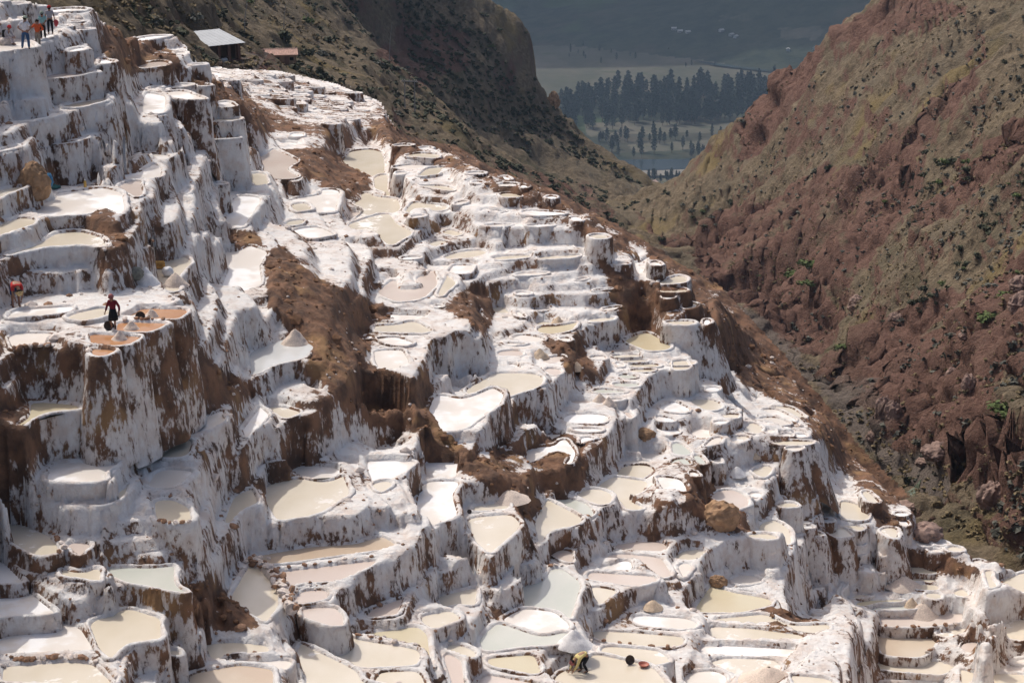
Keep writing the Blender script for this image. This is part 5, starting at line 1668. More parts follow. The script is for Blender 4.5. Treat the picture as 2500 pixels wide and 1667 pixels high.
EUC = [euc(s) for s in range(4)]
def tree(px, py, s, label, group):
    P = on_plane(px * DISP, py * DISP, -VZ)
    cm, tm = random.choice(EUC)
    o = empty('eucalyptus_tree', P, random.uniform(0, 6.28)); o.scale = (s * random.uniform(.8, 1.25), s * random.uniform(.8, 1.25), s)
    tag(o, label, 'tree', group)
    link('crown', cm, None, o); link('trunk', tm, None, o)
T1 = np.array([(1285, 250), (1360, 225), (1430, 212), (1520, 212), (1640, 205), (1790, 196), (1760, 240), (1700, 285), (1560, 290), (1400, 300), (1300, 320)])
n_ = 0
while n_ < 260:
    x, y = rr.uniform(1285, 1790), rr.uniform(196, 320)
    if in_poly(np.array([x]), np.array([y]), T1)[0] and vnoise(np.array([[x / 30, y / 14, 3.]]))[0] > -.6:
        tree(x, y, rr.uniform(.7, 1.25), 'dark eucalyptus in the tall grove on the valley floor', 'eucalyptus grove in the valley'); n_ += 1
for k in range(46):
    x = rr.uniform(1370, 1700); y = rr.choice([rr.uniform(318, 332), rr.uniform(340, 365)])
    tree(x, y, rr.uniform(.4, .8), 'dark tree along the river side fields below the grove', 'trees along the river fields')
for k in range(26):
    tree(rr.uniform(1300, 1800), rr.uniform(105, 150) + rr.uniform(0, 8), rr.uniform(.25, .5), 'small dark tree on the field below the far mountain', 'trees on the far field')
for k in range(22):
    tree(rr.uniform(1460, 1560), rr.uniform(405, 425), rr.uniform(.3, .5), 'pale bushy tree on the near bank of the river', 'trees on the near river bank')

# ------------------------------------------------------------------ the cloud that shades the valley (outside the picture, overhead)
cb = bmesh.new(); bmesh.ops.create_icosphere(cb, subdivisions=5, radius=1)
c0 = np.array([v.co[:] for v in cb.verts])
cr = 1 + .16 * fbm(c0 * 2.2 + 3, 5, .55) + .10 * fbm(c0 * 6 + 8, 4, .55)
for v, k_ in zip(cb.verts, c0 * cr[:, None]): v.co = k_
cm_ = bpy.data.meshes.new('cloud'); cb.to_mesh(cm_); cb.free()
cm_.polygons.foreach_set('use_smooth', [True] * len(cm_.polygons))
cl = link('cloud', cm_, plain('cloud', (0.85, 0.85, 0.86), 1.0, .03, .002, 0, 0), None, (-300, 5580, 1000))
cl.scale = (2600, 1900, 200)
tag(cl, kind='structure')
# ------------------------------------------------------------------ buildings
MAT['metal_roof'] = plain('grey_metal_roof', (0.42, 0.44, 0.45), 0.45, .08, .8, .4, .1)
MAT['adobe'] = plain('adobe_wall', (0.27, 0.165, 0.105), 0.95, .15, 1.5, .1, .5)
MAT['adobe_dark'] = plain('dark_adobe_pillar', (0.19, 0.10, 0.07), 0.95, .15, 1.5, .1, .5)
MAT['tile'] = plain('clay_tile', (0.56, 0.37, 0.30), 0.85, .18, 2.5, .15, .3)
MAT['tile_pale'] = plain('pale_clay_tile', (0.46, 0.32, 0.25), 0.85, .18, .3, .15, .3)
MAT['dark'] = plain('dark_opening', (0.02, 0.018, 0.016), 0.9, .2, 2, .1, 0)
MAT['sack'] = plain('white_sack', (0.55, 0.53, 0.5), 0.9, .15, 4, .1, .4)
MAT['wood'] = plain('weathered_wood', (0.20, 0.13, 0.085), 0.9, .25, 8, .1, .4)
MAT['whitewash'] = plain('whitewash', (0.36, 0.36, 0.35), 0.9, .1, .5, .1, 0)

def face_cam(p):
    return math.atan2(p.x, p.y)          # bearing; a building turned by -bearing faces the camera

def m_per_px(p):                          # metres per photograph pixel at a point
    return p.length / FPX
# storage shed: long open side, mono-pitch sheet roof
u = m_per_px(SHED)
sh = empty('storage_shed', SHED, radians(38))
sh.scale = (.84, .84, .84)
tag(sh, 'adobe storage shed with big pale grey metal roof', 'shed')
w, d, hh = 9.2, 6.6, 3.0
def shed_roof():
    m = MB()
    n = 26
    for k in range(n):
        x = -w / 2 - .5 + (w + 1.0) * (k + .5) / n
        m.box((x, 0, hh + .33 + (.015 if k % 2 else 0)), ((w + 1.0) / n + .01, d + 1.3, .06), rot=(radians(9), 0, 0))
    return m
shed_roof().build('roof', MAT['metal_roof'], sh)
MB().box((0, d / 2 - .15, hh / 2 + .1), (w, .3, hh + .2)).build('wall', MAT['adobe'], sh)
MB().box((-w / 2 + .15, 0, hh / 2 - .1), (.3, d, hh - .1)).build('wall', MAT['adobe'], sh)
MB().box((w / 2 - .15, .5, hh / 2 - .1), (.3, d - 1.2, hh - .1)).build('wall', MAT['adobe'], sh)
MB().box((0, .4, hh / 2 - .3), (w - .7, .25, hh - .7)).build('wall', MAT['adobe'], sh)
for k in range(6):
    MB().box((-w / 2 + .3 + k * (w - .6) / 5, -d / 2 + .2, hh / 2 - .25), (.5, .5, hh - .5), taper=.9).build('pillar', MAT['adobe_dark'], sh, bevel=.03)
MB().box((0, 0, .05), (w + .6, d + .6, .3)).build('plinth', MAT['adobe_dark'], sh)
for k in range(5):
    q = Matrix.Translation(SHED) @ Matrix.Rotation(radians(38), 4, 'Z') @ Matrix.Scale(.84, 4) @ Vector((-.5 + k * .55, -d / 2 - .3 - .2 * (k % 2), .35))
    o = MB().lathe([(.05, -.2), (.27, -.17), (.32, .05), (.24, .22), (.07, .28)], 10).build('sack', MAT['sack'], None, q, smooth=True)
    o.rotation_euler = (1.2, 0, k * 1.1)
    tag(o, 'pale sack lying at the open side of the storage shed', 'sack', 'sacks at the shed')
# small hut with a clay tile roof
ht = empty('small_hut', HUT, -face_cam(HUT) + radians(3))
ht.scale = (.8, .8, .8)
tag(ht, 'small low hut with pink clay tile roof', 'hut')
w, d, hh = 6.3, 3.4, 2.0
MB().box((0, 0, hh / 2), (w, d, hh)).build('wall', MAT['adobe'], ht)
m = MB().box((0, -.75, hh + .42), (w + .7, 2.3, .1), rot=(radians(24), 0, 0)).box((0, 1.15, hh + .42), (w + .7, 2.3, .1), rot=(radians(-24), 0, 0))
rf = m.build('roof', MAT['tile'], ht)
for k in range(22):
    x = -w / 2 - .3 + (w + .6) * k / 21
    MB().tube([(x, -1.82, hh + .02), (x, .2, hh + .93)], [.085, .085], 6).build('tile_row', MAT['tile'], rf)
MB().tube([(-w / 2 - .35, .2, hh + .92), (w / 2 + .35, .2, hh + .92)], [.12, .12], 6).build('ridge', MAT['tile'], rf)
for x in (-1.9, 1.3):
    MB().box((x, -d / 2 - .02, .85), (.8, .1, 1.7)).build('door', MAT['adobe_dark'], ht)
for x in (-.45, 2.25):
    wv = MB().box((x, -d / 2 - .02, 1.25), (.75, .1, .6)).build('window', MAT['dark'], ht)
    MB().box((x, -d / 2 - .04, 1.57), (.85, .12, .07)).box((x, -d / 2 - .04, .93), (.85, .12, .07)).build('frame', MAT['wood'], wv)
# twin power poles on the grassy spur
q = ground_fan(940 * DISP, 262 * DISP, GL)
pp = tag(empty('power_pole', q, -.2), 'grey twin power pole with a crossbar on the grassy spur', 'power pole')
MAT['pole'] = plain('grey_pole', (0.30, 0.29, 0.28), .8, .1, 2, .2, .1)
for x in (-.95, .95):
    MB().tube([(x, 0, -1), (x * .98, 0, 6.2)], [.14, .09], 8).build('post', MAT['pole'], pp)
MB().box((0, 0, 5.9), (3.1, .16, .18)).build('crossbar', MAT['pole'], pp)
for x in (-1.3, 0, 1.3):
    MB().lathe([(.05, 0), (.09, .08), (.05, .2), (.08, .28)], 8).build('insulator', MAT['pole'], pp, (x, 0, 5.99))
for (x, y, h_, lab) in ((888, 153, 9, 'tall thin dry agave stalk leaning on the shaded cliff'), (560, 92, 6.5, 'thin dry agave stalk on the slope above the storage shed'), (650, 75, 6, 'thin dry agave stalk on the slope above the hut')):
    q = ground_fan(x * DISP, y * DISP, GL)
    if q is None: continue
    ag = tag(empty('agave_stalk', q), lab, 'agave')
    MB().tube([(0, 0, -.5), (.25, 0, h_ * .5), (.8, 0, h_)], [.09, .07, .03], 6).build('stalk', MAT['pole'], ag)
    lf = MB()
    for k in range(9):
        a = k * .7
        lf.tube([(0, 0, 0), (.5 * math.cos(a), .5 * math.sin(a), .5), (.9 * math.cos(a), .9 * math.sin(a), .75)], [.09, .08, .01], 4)
    lf.build('leaves', MAT['leaf_grey'], ag)
# village roofs and far houses in the valley
def house(px, py, w, d, h_, rz, label, mat_roof, mat_wall, group=None):
    P = Vector(on_plane(px * DISP, py * DISP, -VZ))
    zz = float(FV.at(P.x, P.y)); 
    if zz > VZ + 4:
        dr = P.normalized(); t_ = np.arange(1200, 5000, 3.0); qq = np.array(dr)[None] * t_[:, None]
        kk = np.nonzero(qq[:, 2] <= FV.at(qq[:, 0], qq[:, 1]))[0]
        P = Vector(qq[kk[0]])
    o = tag(empty('house', P, rz), label, 'house', group)
    MB().box((0, 0, h_ / 2), (w, d, h_)).build('wall', mat_wall, o)
    m = MB(); b = m.bm
    v = [b.verts.new(c) for c in ((-w / 2 - .5, -d / 2 - .6, h_ - .2), (w / 2 + .5, -d / 2 - .6, h_ - .2), (w / 2 + .5, d / 2 + .6, h_ - .2), (-w / 2 - .5, d / 2 + .6, h_ - .2), (-w / 2 - .5, 0, h_ + d * .28), (w / 2 + .5, 0, h_ + d * .28))]
    for f in ((0, 1, 5, 4), (2, 3, 4, 5), (0, 4, 3), (1, 2, 5), (0, 3, 2, 1)): b.faces.new([v[k] for k in f])
    m.build('roof', mat_roof, o)
    for k in (-1, 0, 1):
        MB().box((k * w * .3, -d / 2 - .03, h_ * .5), (1.1, .1, 1.2)).build('window', MAT['dark'], o)
for k, (x, y, w, rz, t_) in enumerate([(1478, 432, 14, .2, 'long clay roofed house, first of the riverside village'), (1497, 428, 12, .9, 'clay roofed house in the riverside village, second along'), (1512, 436, 16, .3, 'large clay roofed house in the riverside village'), (1530, 432, 12, 1.1, 'clay roofed house at the end of the riverside village'), (1505, 444, 13, .1, 'clay roofed house lowest in the riverside village')]):
    house(x, y, w, 8, 4, rz, t_, MAT['tile_pale'], MAT['adobe'], 'riverside village')
for k, (x, y, t_) in enumerate([(1548, 70, 'tiny white house on the far slope, leftmost'), (1562, 76, 'tiny white house on the far slope, second'), (1580, 78, 'tiny white house on the far slope, third'), (1657, 74, 'tiny white house on the far slope near the tree line'), (1680, 84, 'tiny white house on the far slope beside a green field'),
                                (1690, 88, 'tiny white house on the far slope, lowest of its cluster'), (1872, 115, 'tiny white house by the far river, beside the red hillside'), (1810, 118, 'tiny white house by the far river fields')]):
    house(x, y, 7, 5, 3.5, .2 * k, t_, MAT['whitewash'], MAT['whitewash'], 'white houses on the far slope')

# ------------------------------------------------------------------ rocks
def rock_mesh(seed, sub=4, rough=.35, sharp=1.0):
    bm = bmesh.new(); bmesh.ops.create_icosphere(bm, subdivisions=sub, radius=1)
    V0 = np.array([v.co[:] for v in bm.verts])
    r = 1 + rough * fbm(V0 * 1.1 + seed * 7.7, 4, .55) + rough * .6 * fbm(V0 * 2.6 + seed, 4, .6, True) - rough * .25 * np.round(fbm(V0 * 1.8 + 9 + seed, 2) * 3) / 3
    V1 = V0 * r[:, None]
    V1 = np.sign(V1) * np.abs(V1) ** sharp
    for v, c in zip(bm.verts, V1): v.co = c
    me = bpy.data.meshes.new('rock'); bm.to_mesh(me); bm.free()
    me.polygons.foreach_set('use_smooth', [sub == 3] * len(me.polygons))
    return me
def rock(name, px, py, wpx, hpx, label, mat, seed, cat='rock', fan=None, depth=1.0, rough=.35, sink=.25, group=None, rz=0):
    """px, py: foot of the rock in the 2352 px view; wpx, hpx its size there"""
    q = ground_fan(px * DISP, py * DISP, fan) if fan is not None else ground(px * DISP, py * DISP)
    u = m_per_px(q) * DISP
    w, h_ = wpx * u / 2, hpx * u / 2
    me = rock_mesh(seed, 4, rough, 1.1); me.materials.append(mat)
    o = link(name, me, None, None, q + Vector((0, w * depth * .55, h_ * (1 - 2 * sink) * .9)))
    o.scale = (w, w * depth, h_ * 1.15); o.rotation_euler = (0, 0, rz)
    return tag(o, label, cat, group)
rock('boulder', 78, 446, 58, 68, 'round brown boulder on the terrace beside the blue bag', MAT['tan_rock'], 3, 'boulder', sink=.1)
rock('earth_outcrop', 1652, 1205, 90, 62, 'tan crumbling rock outcrop above the long white wall', MAT['tan_rock'], 6, 'outcrop', rough=.36, depth=.8, sink=.36)
rock('boulder', 1480, 1008, 46, 24, 'pale tan boulder among the white terraces above the grey green row', MAT['tan_rock'], 17, 'boulder')
rock('boulder', 1650, 1348, 36, 30, 'small tan boulder on the ledge under the streaked white wall', MAT['tan_rock'], 18, 'boulder')
rock('boulder', 2132, 1240, 70, 40, 'red brown rock beside the small pans by the stream', MAT['red_rock'], 21, 'boulder')
for k, (x, y, w, h_, lab) in enumerate([(2045, 1000, 46, 62, 'large grey pink boulder leaning at the ravine bottom, left of its pair'), (2082, 990, 36, 52, 'tall pointed boulder at the ravine bottom beside the large boulder'), (2186, 895, 24, 26, 'pale round boulder on the red slope, upper one of a pair'), (2212, 890, 26, 34, 'pale boulder on the red slope, beside the round one'),
                                         (2245, 915, 34, 44, 'pink grey boulder below the pale pair on the red slope'), (2385, 720, 44, 44, 'large pale boulder on the red scree near the photograph edge'), (2395, 672, 40, 34, 'pale boulder above the largest boulder on red scree'), (1967, 712, 40, 36, 'dark boulder perched on top of the dark red cliff'),
                                         (2085, 760, 30, 28, 'small boulder at the shoulder of the dark red cliff'), (2170, 1058, 60, 36, 'red brown boulder block above the gravel stream bed'), (2235, 790, 26, 22, 'small red boulder in the middle of the scree'), (2100, 1180, 50, 20, 'flat red rock on the gravel by the stream'),
                                         (2130, 1070, 36, 18, 'small red rock at the head of the gravel bed'), (2290, 1170, 60, 60, 'round red rock mass bulging from the lower cliff'), (2010, 1020, 30, 22, 'red rock at the foot of the boulder pair')]):
    x2 = min(x, 2348)
    rock('boulder', x2, y, w, h_, lab, MAT['red_rock'], 40 + k, 'boulder', GR, sink=.2, rough=.4)
rock('boulder', 1265, 248, 28, 34, 'pale rock knob standing out on the ridge of the shaded cliff', MAT['tan_rock'], 70, 'boulder', GL, rough=.4)

# ------------------------------------------------------------------ loose stones on bunds and walls
STONE = []
for s in range(5):
    me = rock_mesh(200 + s, 1, .45); me.materials.append(MAT['stone']); STONE.append(me)
SSTONE = []
for s in range(5):
    me = rock_mesh(220 + s, 1, .45); me.materials.append(MAT['salt_stone']); SSTONE.append(me)
def stone_row(pan_xy, side, n, size, mix=.7):
    """stones set on the bund of a pan, along its near, far, left or right side as seen"""
    i = pan_at(pan_xy[0] * DISP, pan_xy[1] * DISP)
    if i is None or i not in PAN_OBJ: return
    par = PAN_OBJ[i]; P, nrm = pans[i]['ring'], pans[i]['nrm']
    dirv = {'near': (0, -1), 'far': (0, 1), 'left': (-1, 0), 'right': (1, 0)}[side]
    c = np.nonzero(nrm @ np.array(dirv, float) > .75)[0]
    if len(c) < 3: return
    for k in range(n):
        j = c[int((k + rr.uniform(.2, .8)) / n * len(c))]
        w = P[j] + nrm[j] * rr.uniform(.08, .2)
        o = link('stone', rr.choice(STONE if rr.random() < mix else SSTONE), None, par)
        s = size * rr.uniform(.65, 1.25)
        o.location = Vector((w[0], w[1], level[i] + .12 + s * .3)) - par.location
        o.scale = (s * rr.uniform(.9, 1.5), s, s * rr.uniform(.6, .9)); o.rotation_euler = (rr.uniform(-.4, .4), rr.uniform(-.4, .4), rr.uniform(0, 6.28))
for xy, sd, n_, sz in [((60, 1480), 'far', 11, .13), ((60, 1530), 'far', 13, .14), ((180, 1145), 'far', 13, .12), ((1250, 1390), 'far', 9, .12), ((300, 805), 'near', 8, .10), ((100, 775), 'near', 9, .14), ((1310, 1150), 'near', 5, .14),
                       ((2080, 1470), 'right', 8, .13), ((2200, 1490), 'far', 8, .13), ((2080, 1415), 'near', 7, .13), ((700, 1310), 'far', 8, .1), ((380, 1190), 'near', 7, .12), ((60, 1260), 'right', 7, .12), ((800, 1480), 'far', 7, .11), ((1420, 1470), 'near', 7, .12), ((1860, 1480), 'far', 8, .12),
                       ((560, 1130), 'left', 5, .13), ((1290, 1090), 'near', 5, .12), ((420, 1300), 'far', 6, .12), ((330, 745), 'far', 6, .1)]:
    stone_row(xy, sd, n_, sz)
# the stony bund in the lower left and the stack of stones above it
q = ground(640 * DISP, 1340 * DISP)
sb = tag(empty('stone_bund', q), 'stony brown bund winding between two cream pans', 'stone bund')
path = np.array([(575, 1290), (610, 1305), (640, 1340), (655, 1370), (670, 1400)]) * DISP
i0 = pan_at(610 * DISP, 1360 * DISP)
core = MB(); cp_ = [on_plane(c[0], c[1], pans[i0]['h']) for c in path]
core.tube([Vector(c) - q + Vector((0, 0, .02)) for c in cp_], [.28] * len(cp_), 8); core.build('core', MAT['salt_stone'], sb)
for k in range(90):
    t_ = rr.uniform(0, len(path) - 1.01); a = int(t_); c = path[a] + (path[a + 1] - path[a]) * (t_ - a)
    w = Vector(on_plane(c[0], c[1], pans[i0]['h']))
    o = link('stone', rr.choice(STONE + SSTONE), None, sb); s = rr.uniform(.07, .17)
    o.location = w - q + Vector((rr.uniform(-.3, .3), rr.uniform(-.3, .3), .12 + rr.uniform(0, .2))); o.scale = (s * 1.4, s, s * .7); o.rotation_euler = (rr.uniform(-.6, .6), rr.uniform(-.6, .6), rr.uniform(0, 6.3))
# crumbs of earth and salt all over the slope
crumb = []
for s in range(4):
    bm = bmesh.new(); bmesh.ops.create_icosphere(bm, subdivisions=1, radius=1)
    for v in bm.verts: v.co *= rr.uniform(.6, 1.25)
    bm.verts.index_update()
    crumb.append((np.array([v.co[:] for v in bm.verts]) * np.array([1, 1, .7]), np.array([[v.index for v in f.verts] for f in bm.faces])))
    bm.free()
def crumb_mass(name, label, n, mat, smin, smax, seed, only_earth):
    r = np.random.default_rng(seed); V_, F_, o = [], [], 0
    ii = r.integers(0, GS.nr - 1, n * 6); jj = r.integers(0, GS.nt - 1, n * 6)
    P = np.stack([GS.X[ii, jj], GS.Y[ii, jj], GS.z[ii, jj]], -1)
    ok = (own[ii, jj] < 0) & reg[ii, jj] & (np.hypot(P[:, 0], P[:, 1]) < 230)
    e_ = earth_read(P)
    ok &= (e_ > .4) if only_earth else (r.uniform(size=len(P)) < .5)
    P = P[ok][:n]
    for p_ in P:
        V0, F0 = crumb[r.integers(0, 4)]
        s = r.uniform(smin, smax) * (1 + (r.uniform() < .06) * 1.5); a = r.uniform(0, 6.28)
        M = np.array([[math.cos(a), -math.sin(a), 0], [math.sin(a), math.cos(a), 0], [0, 0, 1]]) * s
        V_.append(V0 @ M.T + p_); F_.append(F0 + o); o += len(V0)
    tag(link(name, mesh_np(name, np.vstack(V_), np.vstack(F_), False), mat), label, 'rubble', kind='stuff')
crumb_mass('rubble', 'small brown earth crumbs strewn over the salt slope', 3200, MAT['stone'], .04, .12, 1, False)
crumb_mass('rubble', 'clods of brown earth strewn over the bare soil strips', 3600, MAT['earth'], .06, .20, 2, True)
crumb_mass('rubble', 'salt caked crumbs strewn over the salt slope', 3200, MAT['salt_stone'], .05, .14, 3, False)

# ------------------------------------------------------------------ heaps of salt
def heap(px, py, wpx, hpx, mat, label, seed, group=None, flat=1.0):
    q = ground(px * DISP, py * DISP)
    u = m_per_px(q) * DISP
    R0, H0 = wpx * u / 2, hpx * u
    n, m = 36, 14
    V0 = []
    for a in range(m):
        f = a / (m - 1)
        for b in range(n):
            an = b * 2 * math.pi / n
            V0.append((R0 * (1.06 - f) * math.cos(an), R0 * (1.06 - f) * math.sin(an) * .95, H0 * (1 - (1 - f) ** 1.08) * (1 if f < .9 else .99)))
    V0 = np.array(V0)
    dz = fbm(V0 / max(R0, .2) * 2.2 + seed, 4, .55)
    V0 *= (1 + .13 * dz)[:, None]; V0[:, 2] -= .04
    a = np.arange(m * n).reshape(m, n)
    f = np.stack([a[:-1], np.roll(a[:-1], -1, 1), np.roll(a[1:], -1, 1), a[1:]], -1).reshape(-1, 4)
    return tag(link('salt_heap', mesh_np('salt_heap', V0, f), mat, None, q), label, 'salt heap', group)
HW, HT, HP = MAT['heap_white'], MAT['heap_tan'], MAT['heap_pink']
for k, (x, y, w, h_, mt_, lab) in enumerate([(335, 652, 64, 42, HW, 'white salt heap beside the grey sacks'), (403, 655, 58, 30, HP, 'tan salt heap next to the white heap above the orange basins'), (348, 727, 36, 20, HP, 'pale salt cone standing in the uppermost orange basin'), (302, 755, 38, 21, HP, 'pale salt cone standing in the middle orange basin'),
        (275, 779, 38, 22, HP, 'pale salt cone standing in the orange basin below the maroon worker'), (678, 788, 62, 36, HP, 'lumpy pinkish salt heap above the pale blue grey pan'), (1282, 745, 38, 20, HT, 'tan salt cone beside two cream pans mid slope'), (1240, 820, 44, 22, HT, 'orange tan salt cone next to a brown earth lump'), (1325, 848, 34, 20, HT, 'low tan salt cone right of the earth lump'),
        (1378, 922, 34, 22, HP, 'pale salt heap beside the stepped grey green pans, upper one'), (1398, 930, 36, 20, HP, 'pale salt heap beside the stepped grey green pans, lower one'), (1318, 1480, 80, 38, HW, 'large white salt cone behind the bending worker in yellow'), (1500, 1395, 46, 22, HT, 'tan salt heap under the curved white wall'),
        (1170, 1145, 90, 22, HP, 'flat pinkish salt heap on a ledge above two cream pans'), (2093, 1392, 36, 22, HT, 'tan salt cone by the small pans, bottom right'), (2075, 1345, 80, 26, HP, 'flat pale salt heap behind the tan cone, bottom right'), (2118, 1412, 70, 30, HP, 'cream salt heap against the big white knoll'), (1693, 1090, 40, 22, HW, 'white salt dome on the terrace above the tan outcrop'),
        (1985, 1375, 26, 10, HP, 'low salt heap on a pan beside the pointed earth stump'), (1735, 1050, 24, 12, HT, 'small tan salt cone near the ravine edge')]):
    heap(x, y, w, h_, mt_, lab, k * 3.1)
hp = heap(1765, 1562, 120, 36, HP, 'broad pinkish salt bank at the bottom edge between the pans', 91)

# ------------------------------------------------------------------ bowls, bottles, bags, tools
MAT['bowl_dark'] = plain('dark_wooden_bowl', (0.085, 0.062, 0.05), .8, .2, 8, .2, .2)
MAT['bowl_red'] = plain('red_plastic_bowl', (0.40, 0.13, 0.085), .5, .1, 8, .4, 0)
MAT['amber'] = plain('amber_drink', (0.55, 0.33, 0.07), .15, .1, 8, .5, 0)
MAT['cap'] = plain('white_cap', (0.75, 0.74, 0.72), .5, .05, 8, .4, 0)
MAT['blue'] = plain('blue_cloth', (0.055, 0.17, 0.29), .85, .2, 9, .2, .5)
MAT['teal'] = plain('teal_cloth', (0.045, 0.13, 0.12), .85, .2, 9, .2, .5)
MAT['grey_bag'] = plain('grey_sack_cloth', (0.20, 0.20, 0.17), .9, .25, 6, .1, .5)
MAT['white_bag'] = plain('white_plastic_sack', (0.68, 0.68, 0.69), .5, .1, 8, .4, .3)
MAT['ochre'] = plain('ochre_block', (0.42, 0.235, 0.07), .95, .25, 7, .1, .8)
def bowl(px, py, wpx, mat, label, tilt=(1.1, 0, 0), lift=.5):
    q = ground(px * DISP, py * DISP); u = m_per_px(q) * DISP; R0 = wpx * u / 2
    o = MB().lathe([(.02, 0), (R0 * .55, 0), (R0 * .85, R0 * .22), (R0, R0 * .5), (R0 * 1.03, R0 * .5), (R0 * .93, R0 * .47), (R0 * .78, R0 * .25), (R0 * .5, R0 * .07), (.02, R0 * .06)], 24).build('bowl', mat, None, q + Vector((0, 0, R0 * lift)), smooth=True)
    o.rotation_euler = tilt
    return tag(o, label, 'bowl')
bowl(322, 735, 22, MAT['bowl_dark'], 'dark round bowl leaning between the upper orange basins', (1.2, .3, .2), .75)
bowl(249, 757, 24, MAT['bowl_dark'], 'dark round bowl lying beside the feet of the maroon worker', (.9, .5, .2), .55)
bowl(1445, 1523, 22, MAT['bowl_dark'], 'dark bowl leaning on the bund behind the worker in yellow', (1.1, .5, .1), .8)
bowl(1478, 1530, 24, MAT['bowl_red'], 'red bowl standing on the bund beside the cream pan', (.05, .05, 0), .1)
bowl(1078, 1478 - 300, 10, MAT['bowl_dark'], 'small dark bowl on the terrace edge in mid slope', (1.1, .2, 0), .7)
def bottle(px, py, h_, body, label):
    q = ground(px * DISP, py * DISP)
    o = tag(empty('bottle', q), label, 'bottle'); s = h_
    MB().lathe([(.02, 0), (.17 * s, .01), (.18 * s, .1 * s), (.18 * s, .62 * s), (.15 * s, .74 * s), (.075 * s, .84 * s), (.07 * s, .9 * s)], 16).build('body', body, o, smooth=True)
    MB().lathe([(.085 * s, .9 * s), (.09 * s, .92 * s), (.09 * s, 1.0 * s), (.02, 1.0 * s)], 14).build('cap', MAT['cap'], o, smooth=True)
bottle(196, 431, .42, MAT['amber'], 'amber drink bottle with white cap on the white pan by the boulder')
bottle(1540, 1555, .33, MAT['white_bag'], 'pale plastic bottle standing on the bund near the bottom')
def bag(px, py, w, d, h_, mat, label, seed, cat='bag', name='bag'):
    q = ground(px * DISP, py * DISP)
    me = rock_mesh(300 + seed, 3, .3); me.materials.append(mat)
    o = link(name, me, None, None, q + Vector((0, 0, h_ * .42))); o.scale = (w / 2, d / 2, h_ / 2)
    return tag(o, label, cat)
bag(112, 428, .5, .45, .65, MAT['blue'], 'bright blue cloth bag in the shade behind the boulder', 1)
bag(122, 434, .75, .5, .25, MAT['teal'], 'dark teal cloth bundle lying in front of the blue bag', 2)
bag(310, 640, .75, .6, .6, MAT['grey_bag'], 'grey green sacks slumped beside the white salt heap', 3, 'sack', 'sack')
bag(386, 634, .55, .5, .5, MAT['white_bag'], 'shiny white plastic sack beside the tan salt heap', 4, 'sack', 'sack')
q = ground(364 * DISP, 616 * DISP)
o = MB().box((0, 0, .17), (.66, .42, .36), rot=(.05, .08, .2)).build('sponge_block', MAT['ochre'], None, q, bevel=.06); tag(o, 'ochre block lying at the edge of the cream pan', 'block')
q = ground(1318 * DISP, 1542 * DISP)
for k, (a, b, lab) in enumerate([((-.35, 0, .05), (.45, .15, .10), 'brown wooden tool handle lying at the hands of the yellow worker'), ((-.1, -.05, .06), (.25, .1, .42), 'short brown stick standing up beside the wooden tool')]):
    tag(MB().tube([a, b], [.035, .03], 8).build('tool_handle', MAT['wood'], None, q), lab, 'tool')
MAT['red_bag'] = plain('red_plastic_bag', (0.45, 0.05, 0.06), .5, .1, 8, .4, .2)

# ------------------------------------------------------------------ people
SKIN = plain('skin', (0.30, 0.16, 0.10), .6, .08, 20, .3, 0)
def cloth(name, c): return plain(name, c, .9, .14, 14, .1, .35)
def skin_mesh(name, chains, mat, parent, sub=2):
    """one continuous skinned surface; chains: lists of (joint name, co, radius), joints with the same name are shared"""
    idx, co, rad, edges, roots = {}, [], [], [], []
    for ch in chains:
        prev = None
        for nme, c, r in ch:
            if nme not in idx:
                idx[nme] = len(co); co.append(c); rad.append(r)
                if prev is None: roots.append(idx[nme])
            if prev is not None: edges.append((prev, idx[nme]))
            prev = idx[nme]
    me = bpy.data.meshes.new(name); me.from_pydata([tuple(c) for c in co], edges, [])
    o = link(name, me, mat, parent)
    o.modifiers.new('skin', 'SKIN').use_smooth_shade = True
    sv = me.skin_vertices[0].data
    for k, r in enumerate(rad):
        sv[k].radius = r if isinstance(r, tuple) else (r, r)
        sv[k].use_root = k in roots
    s = o.modifiers.new('subsurf', 'SUBSURF'); s.levels = s.render_levels = sub
    return o
STAND = dict(pel=(0, 0, .92), wst=(0, 0, 1.06), chs=(0, .0, 1.28), nck=(0, 0, 1.44), hd=(0, -.01, 1.53), top=(0, 0, 1.66),
             shL=(.17, 0, 1.38), elL=(.25, .02, 1.12), wrL=(.27, -.06, .88), shR=(-.17, 0, 1.38), elR=(-.25, .02, 1.12), wrR=(-.27, -.06, .88),
             hpL=(.09, 0, .88), knL=(.11, -.02, .49), anL=(.12, .02, .09), hpR=(-.09, 0, .88), knR=(-.11, -.02, .49), anR=(-.12, .02, .09))
